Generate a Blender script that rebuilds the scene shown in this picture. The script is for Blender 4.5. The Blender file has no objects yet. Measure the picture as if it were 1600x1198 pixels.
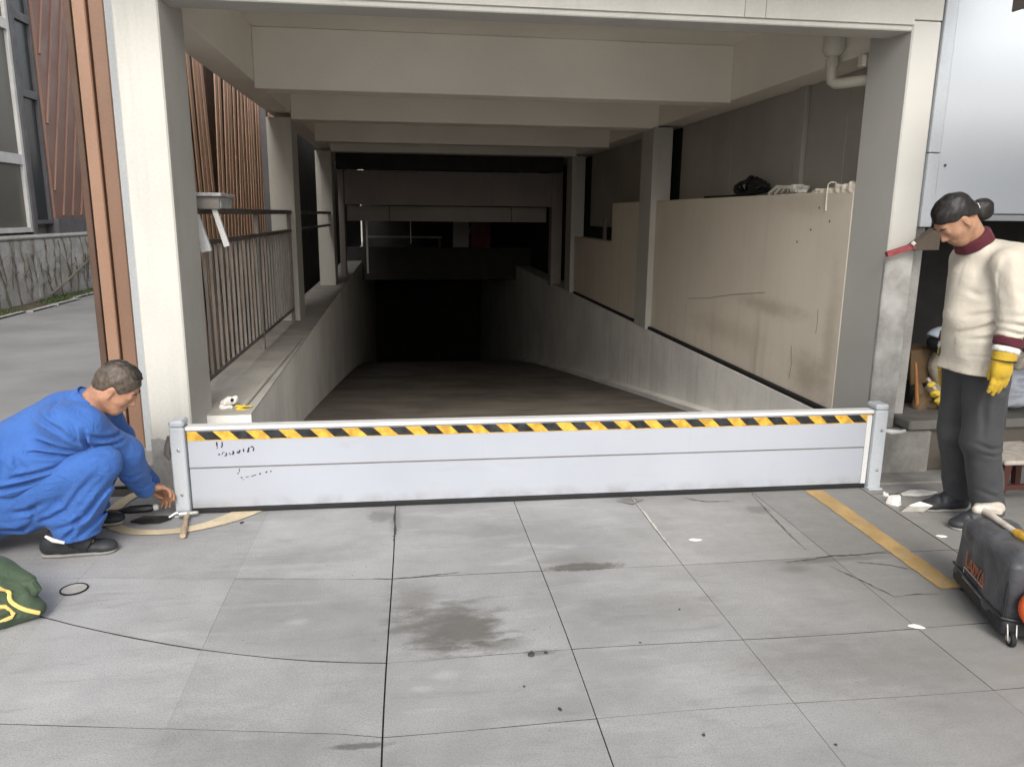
import bpy, bmesh, math, random
import numpy as np
from mathutils import Vector, Matrix
random.seed(7); rng = np.random.default_rng(7)
R = math.radians
scene = bpy.context.scene
COL = scene.collection

# ------------------------------------------------------------------ camera, sky, sun, exposure
CAM_H = 1.55
pitch, yaw, roll = R(12.36), R(7.7), R(0.6)
fw = np.array([math.sin(yaw)*math.cos(pitch), math.cos(yaw)*math.cos(pitch), -math.sin(pitch)])
r0 = np.array([math.cos(yaw), -math.sin(yaw), 0.0]); u0 = np.cross(r0, fw)
cr = r0*math.cos(roll)+u0*math.sin(roll); cu = u0*math.cos(roll)-r0*math.sin(roll)
cam = bpy.data.cameras.new('camera'); camo = bpy.data.objects.new('camera', cam); COL.objects.link(camo)
camo.matrix_world = Matrix(((cr[0], cu[0], -fw[0], 0), (cr[1], cu[1], -fw[1], 0), (cr[2], cu[2], -fw[2], CAM_H), (0, 0, 0, 1)))
cam.sensor_fit = 'HORIZONTAL'; cam.sensor_width = 36.0; cam.lens = 27.0
cam.clip_start = 0.05; cam.clip_end = 400
scene.camera = camo

SUN_EL, SUN_AZ = 40, 184      # azimuth measured clockwise from +Y (the sun is behind and left of the camera)
world = bpy.data.worlds.new("World"); scene.world = world; world.use_nodes = True
wn = world.node_tree; bg = wn.nodes['Background']
sky = wn.nodes.new('ShaderNodeTexSky'); sky.sky_type = 'NISHITA'; sky.sun_disc = False
sky.sun_elevation = R(SUN_EL); sky.sun_rotation = R(SUN_AZ); sky.dust_density = 4.0; sky.air_density = 1.0; sky.ozone_density = 1.0
hsv = wn.nodes.new('ShaderNodeHueSaturation'); hsv.inputs['Saturation'].default_value = 0.35
wn.links.new(sky.outputs['Color'], hsv.inputs['Color']); wn.links.new(hsv.outputs['Color'], bg.inputs['Color'])
bg.inputs['Strength'].default_value = 0.15
sun = bpy.data.lights.new('sun', 'SUN'); sun.energy = 1.0; sun.angle = R(22); sun.color = (1.0, 0.95, 0.87)
suno = bpy.data.objects.new('sun', sun); COL.objects.link(suno)
az = R(SUN_AZ); sd = Vector((math.sin(az)*math.cos(R(SUN_EL)), math.cos(az)*math.cos(R(SUN_EL)), math.sin(R(SUN_EL))))
suno.rotation_euler = sd.to_track_quat('Z', 'Y').to_euler(); suno.location = (-6, -8, 14)
vs = scene.view_settings; vs.view_transform = 'Standard'; vs.look = 'None'; vs.gamma = 1; vs.use_curve_mapping = False
vs.exposure = 0.82
scene.cycles.max_bounces = 12; scene.cycles.diffuse_bounces = 8

# ------------------------------------------------------------------ materials
class NT:
    def __init__(s, name):
        s.m = bpy.data.materials.new(name); s.m.use_nodes = True; s.t = s.m.node_tree
        s.b = s.t.nodes['Principled BSDF']; s.n = s.t.nodes
        s.pos = s.n.new('ShaderNodeNewGeometry').outputs['Position']
    def link(s, a, b): s.t.links.new(a, b)
    def val(s, v): 
        x = s.n.new('ShaderNodeValue'); x.outputs[0].default_value = v; return x.outputs[0]
    def mapping(s, scale=(1, 1, 1), rot=(0, 0, 0), loc=(0, 0, 0), vec=None):
        x = s.n.new('ShaderNodeMapping'); x.inputs['Scale'].default_value = scale; x.inputs['Rotation'].default_value = rot; x.inputs['Location'].default_value = loc
        s.link(vec or s.pos, x.inputs['Vector']); return x.outputs[0]
    def noise(s, scale, detail=4, rough=.55, vec=None, dist=0):
        x = s.n.new('ShaderNodeTexNoise'); x.inputs['Scale'].default_value = scale; x.inputs['Detail'].default_value = detail
        x.inputs['Roughness'].default_value = rough; x.inputs['Distortion'].default_value = dist
        s.link(vec or s.pos, x.inputs['Vector']); return x.outputs[0]
    def ramp(s, fac, a, b, lo=0., hi=1.):
        x = s.n.new('ShaderNodeMapRange'); x.interpolation_type = 'SMOOTHSTEP'
        x.inputs['From Min'].default_value = a; x.inputs['From Max'].default_value = b; x.inputs['To Min'].default_value = lo; x.inputs['To Max'].default_value = hi
        s.link(fac, x.inputs['Value']); return x.outputs[0]
    def math(s, op, a, b=None, c=None):
        x = s.n.new('ShaderNodeMath'); x.operation = op
        for i, v in enumerate((a, b, c)):
            if v is None: continue
            if isinstance(v, (int, float)): x.inputs[i].default_value = v
            else: s.link(v, x.inputs[i])
        return x.outputs[0]
    def mix(s, fac, a, b, mode='MIX'):
        x = s.n.new('ShaderNodeMix'); x.data_type = 'RGBA'; x.blend_type = mode
        for sock, v in ((x.inputs['Factor'], fac), (x.inputs['A'], a), (x.inputs['B'], b)):
            if isinstance(v, (int, float)): sock.default_value = v
            elif isinstance(v, tuple): sock.default_value = (*v[:3], 1)
            else: s.link(v, sock)
        return x.outputs['Result']
    def xyz(s):
        x = s.n.new('ShaderNodeSeparateXYZ'); s.link(s.pos, x.inputs[0]); return x.outputs
    def bump(s, h, strength=.3, dist=.01):
        x = s.n.new('ShaderNodeBump'); x.inputs['Strength'].default_value = strength; x.inputs['Distance'].default_value = dist
        s.link(h, x.inputs['Height']); 
        prev = s.b.inputs['Normal'].links
        if prev: s.link(prev[0].from_socket, x.inputs['Normal'])
        s.link(x.outputs[0], s.b.inputs['Normal'])
    def blob(s, c, r, edge=.35, nz=None):
        """soft-edged stain of its own shape centred on c (x,y[,z]) with radii r"""
        p = s.n.new('ShaderNodeVectorMath'); p.operation = 'SUBTRACT'; s.link(s.pos, p.inputs[0]); p.inputs[1].default_value = (*c, 0)[:3] if len(c) == 2 else c
        q = s.n.new('ShaderNodeVectorMath'); q.operation = 'MULTIPLY'; s.link(p.outputs[0], q.inputs[0])
        rr = list(r) + [0] if len(r) == 2 else r
        q.inputs[1].default_value = tuple((1/x if x else 0) for x in rr)
        l = s.n.new('ShaderNodeVectorMath'); l.operation = 'LENGTH'; s.link(q.outputs[0], l.inputs[0])
        d = l.outputs['Value']
        if nz is not None: d = s.math('ADD', d, s.math('MULTIPLY', s.math('SUBTRACT', nz, .5), 1.6))
        return s.ramp(d, 1+edge*.5, 1-edge, 0, 1)
    def out(s, col, rough=.7, spec=.3, metal=0):
        if isinstance(col, tuple): s.b.inputs['Base Color'].default_value = (*col[:3], 1)
        else: s.link(col, s.b.inputs['Base Color'])
        if isinstance(rough, (int, float)): s.b.inputs['Roughness'].default_value = rough
        else: s.link(rough, s.b.inputs['Roughness'])
        s.b.inputs['Specular IOR Level'].default_value = spec; s.b.inputs['Metallic'].default_value = metal
        return s.m
def sc3(c, k): return tuple(min(1, x*k) for x in c)
def M(name, col, rough=.7, var=.12, scale=3, bump=.15, bscale=90, spec=.3, metal=0, streak=0, fine=.06):
    t = NT(name)
    c = t.mix(t.ramp(t.noise(scale, 5), .3, .7), sc3(col, 1-var), sc3(col, 1+var))
    if fine: c = t.mix(fine*2, c, t.mix(t.ramp(t.noise(bscale, 3), .3, .7), sc3(col, .6), sc3(col, 1.35)))
    if streak:
        st = t.noise(1, 5, .65, t.mapping((9, 9, .55)))
        c = t.mix(t.math('MULTIPLY', t.ramp(st, .5, .78), streak), c, sc3(col, .45))
    if bump: t.bump(t.noise(bscale, 4), bump, .004)
    rg = rough if rough < .45 else t.ramp(t.noise(scale*2.3, 3), .3, .7, max(.05, rough-.1), min(1, rough+.1))
    return t.out(c, rg, spec, metal)

# paving: grey concrete with scuffs, specks and the wet stains of the photograph
def paving_mat():
    t = NT('paving_concrete')
    base = (.302, .302, .302)
    c = t.mix(t.ramp(t.noise(1.1, 5, .6), .32, .68), sc3(base, .80), sc3(base, 1.16))
    sm = t.noise(1, 6, .65, t.mapping((2.2, 9, 1), (0, 0, .12)), .6)
    c = t.mix(t.ramp(sm, .5, .75, 0, .5), c, sc3(base, 1.38))
    sm2 = t.noise(1, 6, .65, t.mapping((3, 13, 1), (0, 0, -.1), (4, 2, 0)), .5)
    c = t.mix(t.ramp(sm2, .52, .76, 0, .5), c, sc3(base, .62))
    c = t.mix(t.ramp(t.noise(170, 2, .6), .42, .72, 0, .5), c, sc3(base, .5))
    vo = t.n.new('ShaderNodeTexVoronoi'); vo.inputs['Scale'].default_value = 26; t.link(t.pos, vo.inputs['Vector'])
    c = t.mix(t.math('MULTIPLY', t.ramp(vo.outputs['Distance'], .13, .06), t.ramp(t.noise(2.1, 3), .52, .68)), c, sc3(base, .42))
    nz = t.noise(9, 6, .65); nz2 = t.noise(26, 5, .7); nzs = t.math('ADD', t.math('MULTIPLY', t.noise(1, 8, .72, t.mapping((7, 16, 1)), .4), 1.5), -.25)
    dark = (.085, .079, .07)
    S = [((.13, 2.70), (.23, .19), .55, .62, nzs), ((.17, 2.66), (.17, .14), .6, .5, nzs), ((.0, 2.92), (.12, .14), .8, .45, nzs), ((.30, 2.55), (.13, .05), .6, .45, nzs), ((.76, 3.145), (.18, .042), .35, .8, nz2), ((.72, 3.22), (.16, .08), .8, .3, nzs), ((-.9, 2.2), (.4, .12), .8, .18, nzs), ((-.5, 3.4), (.35, .15), .8, .22, nzs), ((1.0, 2.75), (.3, .12), .8, .25, nzs), ((1.55, 2.3), (.5, .2), .8, .3, nzs), ((.3, 3.6), (.4, .1), .8, .2, nzs), ((-.17, 3.84), (.07, .085), .4, .45, nz2), ((1.86, 3.72), (.07, .06), .4, .6, nz2),
         ((1.93, 3.09), (.30, .03), .8, .75, nz), ((1.72, 3.02), (.07, .05), .8, .5, nz), ((-.17, 2.045), (.09, .016), .5, .75, nz2), ((1.2, 3.93), (.07, .05), .5, .55, nz2), ((-.09, 3.78), (.03, .2), .6, .4, nz2),
         ((2.15, 2.62), (.25, .2), 1., .35, nz), ((1.6, 3.9), (.5, .08), 1., .3, nz), ((-1.7, 3.3), (.3, .25), 1, .12, nz), ((.45, 2.48), (.07, .02), .6, .5, nz2)]
    for cen, r, e, a, n in S: c = t.mix(t.math('MULTIPLY', t.blob(cen, r, e, n), a), c, dark)
    for cen, r, a in [((-.45, 2.8), (.05, .03), .5), ((.1, 2.38), (.05, .03), .5), ((.02, 2.31), (.04, .02), .5), ((-.6, 3.3), (.3, .03), .35), ((-.55, 2.95), (.25, .02), .3), ((1.45, 3.42), (.04, .012), .6), ((.9, 2.25), (.25, .1), .25)]:
        c = t.mix(t.math('MULTIPLY', t.blob(cen, r, .8, nz2), a*.55), c, (.5, .49, .48))
    # right-hand side: browner paving, with the shade there painted into the colour
    c = t.mix(t.ramp(t.math('ADD', t.xyz()[0], t.math('MULTIPLY', nz, .8)), 1.0, 3.0, 0, .62), c, (.175, .166, .148))
    t.bump(t.noise(160, 4), .25, .003); t.bump(t.noise(14, 5), .2, .006)
    oi = t.n.new('ShaderNodeObjectInfo')
    c = t.mix(1.0, c, t.mix(oi.outputs['Random'], (.93, .93, .93), (1.05, 1.05, 1.05)), 'MULTIPLY')
    return t.out(c, t.ramp(nz, .3, .7, .5, .75), .35)
MAT = {}
MAT['paving'] = paving_mat()
MAT['grout'] = M('joint_grout', (.05, .047, .043), .95)
MAT['forecourt'] = M('pale_bounce_forecourt', (.45, .445, .435), .85, .12, .7, .3, 90)  # out-of-view ground, kept paler to bounce light into the entrance
MAT['creamgrey'] = M('pale_mortar', (.45, .435, .4), .9, .15)
MAT['lintel'] = M('dusky_lintel_paint', (.34, .295, .27), .7, .08, 1.2, .05, 50, streak=.2)
MAT['greyblock'] = M('grey_stone_block', (.24, .232, .215), .9, .2, 6, .4, 50, streak=.3, fine=.08)
MAT['ledgetop'] = M('dusty_ledge_top', (.36, .345, .315), .9, .15, 3, .3, 60, fine=.06)
MAT['road'] = M('road_asphalt', (.215, .215, .215), .85, .18, .7, .3, 120, fine=.08)
MAT['paint'] = M('cream_paint', (.465, .455, .415), .6, .07, 1.2, .1, 60, streak=.22, fine=.04)
def warm_mat():
    t = NT('cream_wall_paint'); col = (.74, .672, .56)
    c = t.mix(t.ramp(t.noise(.9, 5), .3, .7), sc3(col, .93), sc3(col, 1.05)); nz = t.noise(5, 7, .7, t.mapping((1, 1, 2.2))); nf = t.noise(22, 6, .7)
    st = t.noise(1, 6, .65, t.mapping((9, 9, .5))); z = t.xyz()[2]
    c = t.mix(t.math('MULTIPLY', t.ramp(st, .5, .78), t.ramp(z, 1.0, .35, .12, .5)), c, (.36, .31, .24))
    for cen, r, e, am in [((2.83, 5.75, .86), (.3, .55, .07), .9, .45), ((2.83, 5.1, .45), (.3, .25, .16), .9, .55), ((2.83, 4.85, .7), (.3, .08, .5), .9, .35), ((2.83, 6.6, .55), (.3, .9, .12), 1, .3), ((2.83, 5.25, 1.66), (.3, .5, .1), .9, .25)]:
        c = t.mix(t.math('MULTIPLY', t.blob(cen, r, e, nz), am), c, (.34, .28, .2))
    c = t.mix(t.ramp(nf, .66, .74, 0, .5), c, sc3(col, .7)); t.bump(nf, .08, .006); t.bump(t.noise(3, 3), .15, .02)
    return t.out(c, .6, .3)
MAT['paint_warm'] = warm_mat()
MAT['ceil'] = M('beam_paint', (0.821, 0.783, 0.707), .7, .05, 1, .05, 50, fine=.02)
MAT['rampwall'] = M('ramp_wall_plaster', (.80, .78, .73), .8, .1, 1.6, .2, 40, streak=.35, fine=.05)
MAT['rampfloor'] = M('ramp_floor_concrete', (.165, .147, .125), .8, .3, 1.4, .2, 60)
MAT['concrete'] = M('bare_concrete', (0.354, 0.343, 0.321), .9, .2, 5, .4, 50, streak=.25, fine=.08)
MAT['greywall'] = M('grey_sheet', (0.330, 0.315, 0.277), .55, .08, 1, .04, 60, fine=.02)
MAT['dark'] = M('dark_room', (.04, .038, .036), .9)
MAT['brownpaint'] = M('brown_coated_steel', (.265, .158, .105), .5, .08, 2, .05, 60, streak=.1)
MAT['brownpaint_shaded'] = M('brown_coated_steel_shaded', (.19, .112, .075), .5, .08, 2, .05, 60, streak=.1)  # darkened copy of the post brown, for its shaded side
MAT['batten'] = M('light_brown_batten', (.62, .40, .275), .55, .1, 3, .05, 60)
MAT['backing'] = M('dark_backing', (.085, .05, .035), .6)
MAT['cladding'] = M('brown_cladding', (.27, .158, .122), .45, .1, .7, .04, 60)
MAT['stripgrey'] = M('grey_metal_strip', (0.328, 0.344, 0.353), .4, .06, 2, .04, 60)
MAT['rail'] = M('dark_rail_steel', (.115, .098, .088), .5, .15, 6, .1, 60)
MAT['rail_lt'] = M('picket_steel', (.19, .172, .155), .5, .15, 6, .1, 60)
def alu_mat():
    t = NT('white_aluminium'); col = (.345, .364, .405)
    c = t.mix(t.ramp(t.noise(.9, 4), .3, .7), sc3(col, .95), sc3(col, 1.05))
    sm = t.noise(1, 7, .7, t.mapping((2.5, 1, 11)), .8); c = t.mix(t.ramp(sm, .56, .78, 0, .22), c, (.24, .235, .22))
    vs2 = t.noise(1, 5, .65, t.mapping((22, 1, 1.2))); c = t.mix(t.ramp(vs2, .58, .8, 0, .16), c, (.25, .24, .22))
    z = t.xyz()[2]; c = t.mix(t.math('MULTIPLY', t.ramp(z, .10, .03), t.ramp(t.noise(7, 6, .7), .35, .7, 0, .55)), c, (.2, .19, .17))
    t.bump(t.noise(3.5, 2), .35, .012); t.bump(t.noise(140, 2), .03, .001)
    return t.out(c, t.ramp(sm, .4, .8, .34, .55), .35)
MAT['alu'] = alu_mat()
MAT['alu2'] = M('post_aluminium', (0.410, 0.435, 0.459), .4, .05, 3, .03, 80, spec=.5)
MAT['white'] = M('white_cap', (0.558, 0.558, 0.549), .4, .03, 4, .02)
MAT['rubber'] = M('black_rubber', (.014, .014, .015), .7, .2)
MAT['tapeblack'] = M('black_tape', (.022, .023, .025), .35, .6, 30, .1, 80)
MAT['tapeyellow'] = M('yellow_tape', (.55, .32, .045), .4, .35, 22, .1, 80)
MAT['ink'] = M('marker_ink', (.02, .018, .04), .6)
MAT['glass'] = NT('window_glass').out((.14, .132, .11), .3, .3)
MAT['darkglass'] = NT('dark_glass').out((.045, .05, .05), .25, .35)
MAT['frame'] = M('window_frame', (0.682, 0.671, 0.638), .5)
MAT['framedark'] = M('dark_frame', (.13, .125, .13), .5)
MAT['stone'] = M('weathered_wall', (0.552, 0.540, 0.504), .95, .25, 5, .6, 30, streak=.55, fine=.1)
MAT['vine'] = M('dead_vine', (0.176, 0.152, 0.120), .95, .3, 20, .4)
MAT['soil'] = M('verge_soil', (.085, .07, .045), 1, .3, 8, .6, 40)
MAT['panelwhite'] = M('white_sheet_panel', (0.443, 0.471, 0.500), .3, .02, .5, .005, 50, spec=.5, fine=.01)
MAT['sill'] = M('dark_sill_stone', (.145, .138, .125), .6, .15, 8, .1)
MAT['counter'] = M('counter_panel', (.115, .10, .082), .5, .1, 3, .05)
def worn_paint(name, col, under, lo, hi):
    t = NT(name); n = t.noise(16, 7, .72); c = t.mix(t.ramp(t.noise(8, 5), .3, .7), sc3(col, .78), sc3(col, 1.15))
    c = t.mix(t.ramp(n, lo, hi, 0, .9), c, under); c = t.mix(t.ramp(t.noise(190, 2), .42, .7, 0, .4), c, sc3(under, .6)); t.bump(t.noise(120, 4), .25, .003)
    return t.out(c, .8, .3)
MAT['yellowline'] = worn_paint('worn_yellow_paint', (.42, .275, .105), (.27, .24, .19), .50, .68)
MAT['creamline'] = M('faded_cream_paint', (.50, .42, .29), .8, .15, 7, .2, 60, fine=.1)
MAT['pvc'] = M('cream_pvc', (.6, .57, .49), .4, .05)
MAT['blue'] = None
def cloth(name, col, var=.12, weave=900, rough=.85, fold=.25, speck=.22):
    t = NT(name)
    c = t.mix(t.ramp(t.noise(7, 4), .3, .7), sc3(col, 1-var), sc3(col, 1+var))
    c = t.mix(t.ramp(t.noise(60, 3), .45, .75, 0, speck), c, sc3(col, .7))
    t.bump(t.noise(17, 3, .5, None, 1.6), fold, .016); t.bump(t.noise(weave, 2), .12, .001)
    t.bump(t.noise(48, 4, .6, None, 2.2), fold*.5, .005)
    t.b.inputs['Sheen Weight'].default_value = .08
    return t.out(c, rough, .2)
MAT['blue'] = cloth('blue_work_cloth', (0.038, 0.107, 0.328), .08, fold=.5, speck=.1)
MAT['cream'] = cloth('cream_twill', (.54, .495, .415), .05, fold=.2, speck=.06)
MAT['trouser'] = cloth('charcoal_cloth', (0.049, 0.050, 0.053), .1, fold=.15)
MAT['maroon'] = cloth('maroon_knit', (.085, .018, .026))
MAT['whitecloth'] = cloth('white_knit', (.7, .68, .64), .05)
MAT['glove'] = cloth('yellow_leather', (0.492, 0.328, 0.033), .16, rough=.6)
MAT['shoe'] = M('black_shoe', (.028, .03, .034), .5, .2, 20, .1)
MAT['sole'] = M('shoe_sole', (.25, .24, .23), .7)
def skin(name, col):
    t = NT(name); c = t.mix(t.ramp(t.noise(30, 4), .3, .7), sc3(col, .85), sc3(col, 1.12))
    t.bump(t.noise(250, 3), .1, .001)
    t.b.inputs['Subsurface Weight'].default_value = .08; t.b.inputs['Subsurface Radius'].default_value = (.01, .004, .002)
    return t.out(c, .5, .35)
MAT['skin_m'] = skin('tanned_skin', (.37, .195, .12)); MAT['skin_w'] = skin('weathered_skin', (.36, .2, .125))
def hairm(name, a, b):
    t = NT(name); n = t.noise(1, 5, .7, t.mapping((75, 90, 22), (0, .6, 0)))
    t.bump(n, .3, .003); return t.out(t.mix(t.ramp(n, .3, .7), a, b), .5, .35)
MAT['hair_w'] = hairm('black_hair', (.004, .0035, .0035), (.02, .017, .015)); MAT['hair_m'] = hairm('cropped_hair', (.045, .036, .028), (.105, .08, .06)); MAT['hair_mt'] = hairm('top_hair', (.008, .007, .006), (.05, .042, .035))
MAT['greenbag'] = cloth('green_canvas', (.045, .068, .042), .2, 600, .75, .4)
MAT['piping'] = M('yellow_piping', (.62, .44, .15), .6)
MAT['brownpatch'] = M('brown_webbing', (.14, .075, .03), .8)
MAT['blackbag'] = cloth('black_vinyl', (.055, .057, .062), .2, 300, .42, .35)
MAT['bagbase'] = M('bag_plastic_base', (.022, .022, .024), .5)
MAT['orange'] = M('orange_print', (.36, .11, .045), .6, .3, 50)
MAT['orangeplastic'] = M('orange_plastic', (.66, .11, .03), .4, .08)
MAT['steel'] = M('tool_steel', (.42, .41, .4), .35, .15, 20, .05, metal=.7)
MAT['blacksteel'] = M('black_steel', (.018, .018, .02), .4, .2)
MAT['wood'] = M('worn_wood', (.36, .28, .2), .7, .25, 20, .3, 120)
MAT['palewood'] = M('pale_wood', (.47, .42, .36), .7, .2, 20, .3, 120)
MAT['orangewood'] = M('orange_wood', (.42, .18, .06), .6, .2, 10)
MAT['redwood'] = M('dark_red_wood', (.055, .02, .016), .5, .2)
MAT['greywood'] = M('grey_board', (.36, .36, .36), .8, .2, 30, .3, 90)
MAT['sack'] = cloth('beige_sack', (.42, .37, .3), .12, 300, .9, .5)
MAT['tarp'] = cloth('grey_tarp', (.36, .38, .42), .1, 300, .6, .5)
MAT['card'] = M('brown_cardboard', (.15, .10, .055), .9, .15)
MAT['paper'] = M('white_scrap', (.7, .68, .63), .8, .12, 30)
MAT['yellowscrap'] = M('yellow_scrap', (.62, .45, .05), .6, .2, 30)
MAT['helmetwhite'] = M('pale_blue_plastic', (.55, .63, .68), .25, .05)
MAT['red'] = M('red_paint', (.16, .014, .016), .5, .15)
MAT['redbar'] = M('red_bar', (.28, .06, .065), .6, .25, 30)
MAT['bracket'] = M('brown_bracket', (.105, .082, .062), .7)
MAT['greycrate'] = M('grey_crate', (.3, .3, .3), .7)
# the right-hand pillar: cream paint above, bare rough cement below a ragged edge
def pillar_mat():
    t = NT('patched_pillar'); x, y, z = t.xyz()
    nz = t.noise(7, 6, .65)
    paint = t.mix(t.ramp(t.noise(1.2, 5), .3, .7), (.46, .45, .415), (.51, .50, .465))
    con = t.mix(t.ramp(t.noise(6, 6, .65), .3, .7), (.30, .29, .27), (.50, .49, .465))
    con = t.mix(t.ramp(t.noise(1, 5, .6, t.mapping((10, 10, .8))), .55, .8, 0, .6), con, (.14, .13, .115))
    con = t.mix(t.math('MULTIPLY', t.ramp(z, .75, .2), t.ramp(nz, .3, .7, .25, .7)), con, (.12, .112, .1))
    edge = t.math('ADD', z, t.math('MULTIPLY', t.math('SUBTRACT', nz, .5), .22))
    low = t.ramp(edge, 1.33, 1.30)
    front = t.ramp(y, 4.33, 4.32)
    f = t.math('MULTIPLY', low, front)
    t.bump(t.math('MULTIPLY', t.noise(40, 5), f), .5, .01)
    return t.out(t.mix(f, paint, con), .75, .3)
MAT['pillar'] = pillar_mat()

# ------------------------------------------------------------------ mesh helpers
def world_loc(o):
    v = Vector(o.location)
    while o.parent: o = o.parent; v += o.location
    return v
def link(name, verts, faces, mat, parent=None, smooth=False, origin=None):
    vs_ = np.asarray(verts, dtype=np.float64).reshape(-1, 3)
    if origin is None:
        lo, hi = vs_.min(0), vs_.max(0); origin = ((lo[0]+hi[0])/2, (lo[1]+hi[1])/2, lo[2])
    origin = np.asarray(origin, float)
    me = bpy.data.meshes.new(name); me.from_pydata((vs_-origin).tolist(), [], [list(f) for f in faces]); me.update()
    if smooth: me.polygons.foreach_set('use_smooth', [True]*len(me.polygons))
    if isinstance(mat, str): mat = MAT[mat]
    me.materials.append(mat)
    o = bpy.data.objects.new(name, me); COL.objects.link(o)
    if parent: o.parent = parent; o.location = Vector(origin)-world_loc(parent)
    else: o.location = Vector(origin)
    return o
def empty(name, loc, label, cat, group=None):
    o = bpy.data.objects.new(name, None); COL.objects.link(o); o.location = loc; o.empty_display_size = .1
    o['label'] = label; o['category'] = cat
    if group: o['group'] = group
    return o
def tag(o, label, cat, group=None):
    o['label'] = label; o['category'] = cat
    if group: o['group'] = group
    return o
def struct(o): o['kind'] = 'structure'; return o
class MB:
    def __init__(s): s.v = []; s.f = []
    def add(s, vs_, fs):
        n = len(s.v); s.v += [tuple(map(float, p)) for p in vs_]; s.f += [tuple(i+n for i in f) for f in fs]; return s
    def box(s, x0, x1, y0, y1, z0, z1, bev=0.0):
        if bev > 0:
            bm = bmesh.new(); bmesh.ops.create_cube(bm, size=1)
            for v in bm.verts: v.co = Vector(((x0+x1)/2+v.co.x*(x1-x0), (y0+y1)/2+v.co.y*(y1-y0), (z0+z1)/2+v.co.z*(z1-z0)))
            bev = min(bev, .45*min(x1-x0, y1-y0, z1-z0))
            bmesh.ops.bevel(bm, geom=bm.edges[:], offset=bev, segments=1, affect='EDGES', profile=.5)
            bm.verts.index_update(); s.add([v.co for v in bm.verts], [[v.index for v in f.verts] for f in bm.faces]); bm.free(); return s
        P = [(x0, y0, z0), (x1, y0, z0), (x1, y1, z0), (x0, y1, z0), (x0, y0, z1), (x1, y0, z1), (x1, y1, z1), (x0, y1, z1)]
        return s.add(P, [(3, 2, 1, 0), (4, 5, 6, 7), (0, 1, 5, 4), (1, 2, 6, 5), (2, 3, 7, 6), (3, 0, 4, 7)])
    def prism(s, poly, axis, a, b):
        """polygon (list of 2-tuples) in the plane normal to axis, from a to b"""
        def p3(q, t): return {'x': (t, q[0], q[1]), 'y': (q[0], t, q[1]), 'z': (q[0], q[1], t)}[axis]
        n = len(poly); P = [p3(q, a) for q in poly]+[p3(q, b) for q in poly]
        F = [tuple(range(n))[::-1], tuple(range(n, 2*n))]+[(i, (i+1) % n, n+(i+1) % n, n+i) for i in range(n)]
        s.add(P, F); s.fix = True; return s
    def bar(s, a, b, w, h, up=(0, 0, 1), w2=None, h2=None):
        a = np.array(a, float); b = np.array(b, float); d = b-a; d /= np.linalg.norm(d); up = np.array(up, float)
        sx = np.cross(d, up)
        if np.linalg.norm(sx) < 1e-4: sx = np.cross(d, (1, 0, 0))
        sx /= np.linalg.norm(sx); sy = np.cross(sx, d)
        w2 = w if w2 is None else w2; h2 = h if h2 is None else h2
        P = []
        for c, ww, hh in ((a, w, h), (b, w2, h2)):
            for i, j in ((-1, -1), (1, -1), (1, 1), (-1, 1)): P.append(c+sx*i*ww/2+sy*j*hh/2)
        return s.add(P, [(3, 2, 1, 0), (4, 5, 6, 7), (0, 1, 5, 4), (1, 2, 6, 5), (2, 3, 7, 6), (3, 0, 4, 7)])
    def tube(s, pts, r, n=8, cap=True):
        pts = [np.array(p, float) for p in pts]; rs = r if isinstance(r, (list, tuple)) else [r]*len(pts)
        prev = None; rings = []
        for i, p in enumerate(pts):
            d = pts[min(i+1, len(pts)-1)]-pts[max(i-1, 0)]; d = d/(np.linalg.norm(d)+1e-9)
            if prev is None:
                ref = np.array((0, 0, 1.)) if abs(d[2]) < .9 else np.array((1., 0, 0)); prev = np.cross(d, ref)
            x = prev-d*(prev@d); x /= np.linalg.norm(x); y = np.cross(d, x); prev = x
            rings.append([p+rs[i]*(x*math.cos(2*math.pi*k/n)+y*math.sin(2*math.pi*k/n)) for k in range(n)])
        P = [q for rg in rings for q in rg]; F = []
        for i in range(len(pts)-1):
            for k in range(n): F.append((i*n+k, i*n+(k+1) % n, (i+1)*n+(k+1) % n, (i+1)*n+k))
        if cap: F.append(tuple(range(n))[::-1]); F.append(tuple((len(pts)-1)*n+k for k in range(n)))
        return s.add(P, F)
    def lathe(s, c, prof, n=16, axis=(0, 0, 1)):
        ax = np.array(axis, float); ax /= np.linalg.norm(ax); ref = np.array((1., 0, 0)) if abs(ax[0]) < .9 else np.array((0, 1., 0))
        x = np.cross(ax, ref); x /= np.linalg.norm(x); y = np.cross(ax, x); c = np.array(c, float)
        P = [c+ax*z+r*(x*math.cos(2*math.pi*k/n)+y*math.sin(2*math.pi*k/n)) for r, z in prof for k in range(n)]
        F = [(i*n+k, i*n+(k+1) % n, (i+1)*n+(k+1) % n, (i+1)*n+k) for i in range(len(prof)-1) for k in range(n)]
        if prof[0][0] > 0: F.append(tuple(range(n))[::-1])
        if prof[-1][0] > 0: F.append(tuple((len(prof)-1)*n+k for k in range(n)))
        return s.add(P, F)
    def stroke(s, pts, w, o, U, V, N):
        """flat pen stroke with a little thickness, on the plane through o spanned by U, V"""
        o, U, V, N = (np.array(q, float) for q in (o, U, V, N)); pts = [np.array(p, float) for p in pts]
        L = []; 
        for i, p in enumerate(pts):
            d = pts[min(i+1, len(pts)-1)]-pts[max(i-1, 0)]; d /= np.linalg.norm(d)+1e-9; q = np.array((-d[1], d[0]))*w/2
            L += [p+q, p-q]
        P = [o+U*p[0]+V*p[1]+N*t for t in (.0004, .0016) for p in L]; n = len(L); F = []
        for i in range(len(pts)-1):
            a = 2*i; F += [(a+n, a+1+n, a+3+n, a+2+n), (a, a+2, a+2+n, a+n), (a+1, a+1+n, a+3+n, a+3)]
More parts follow.
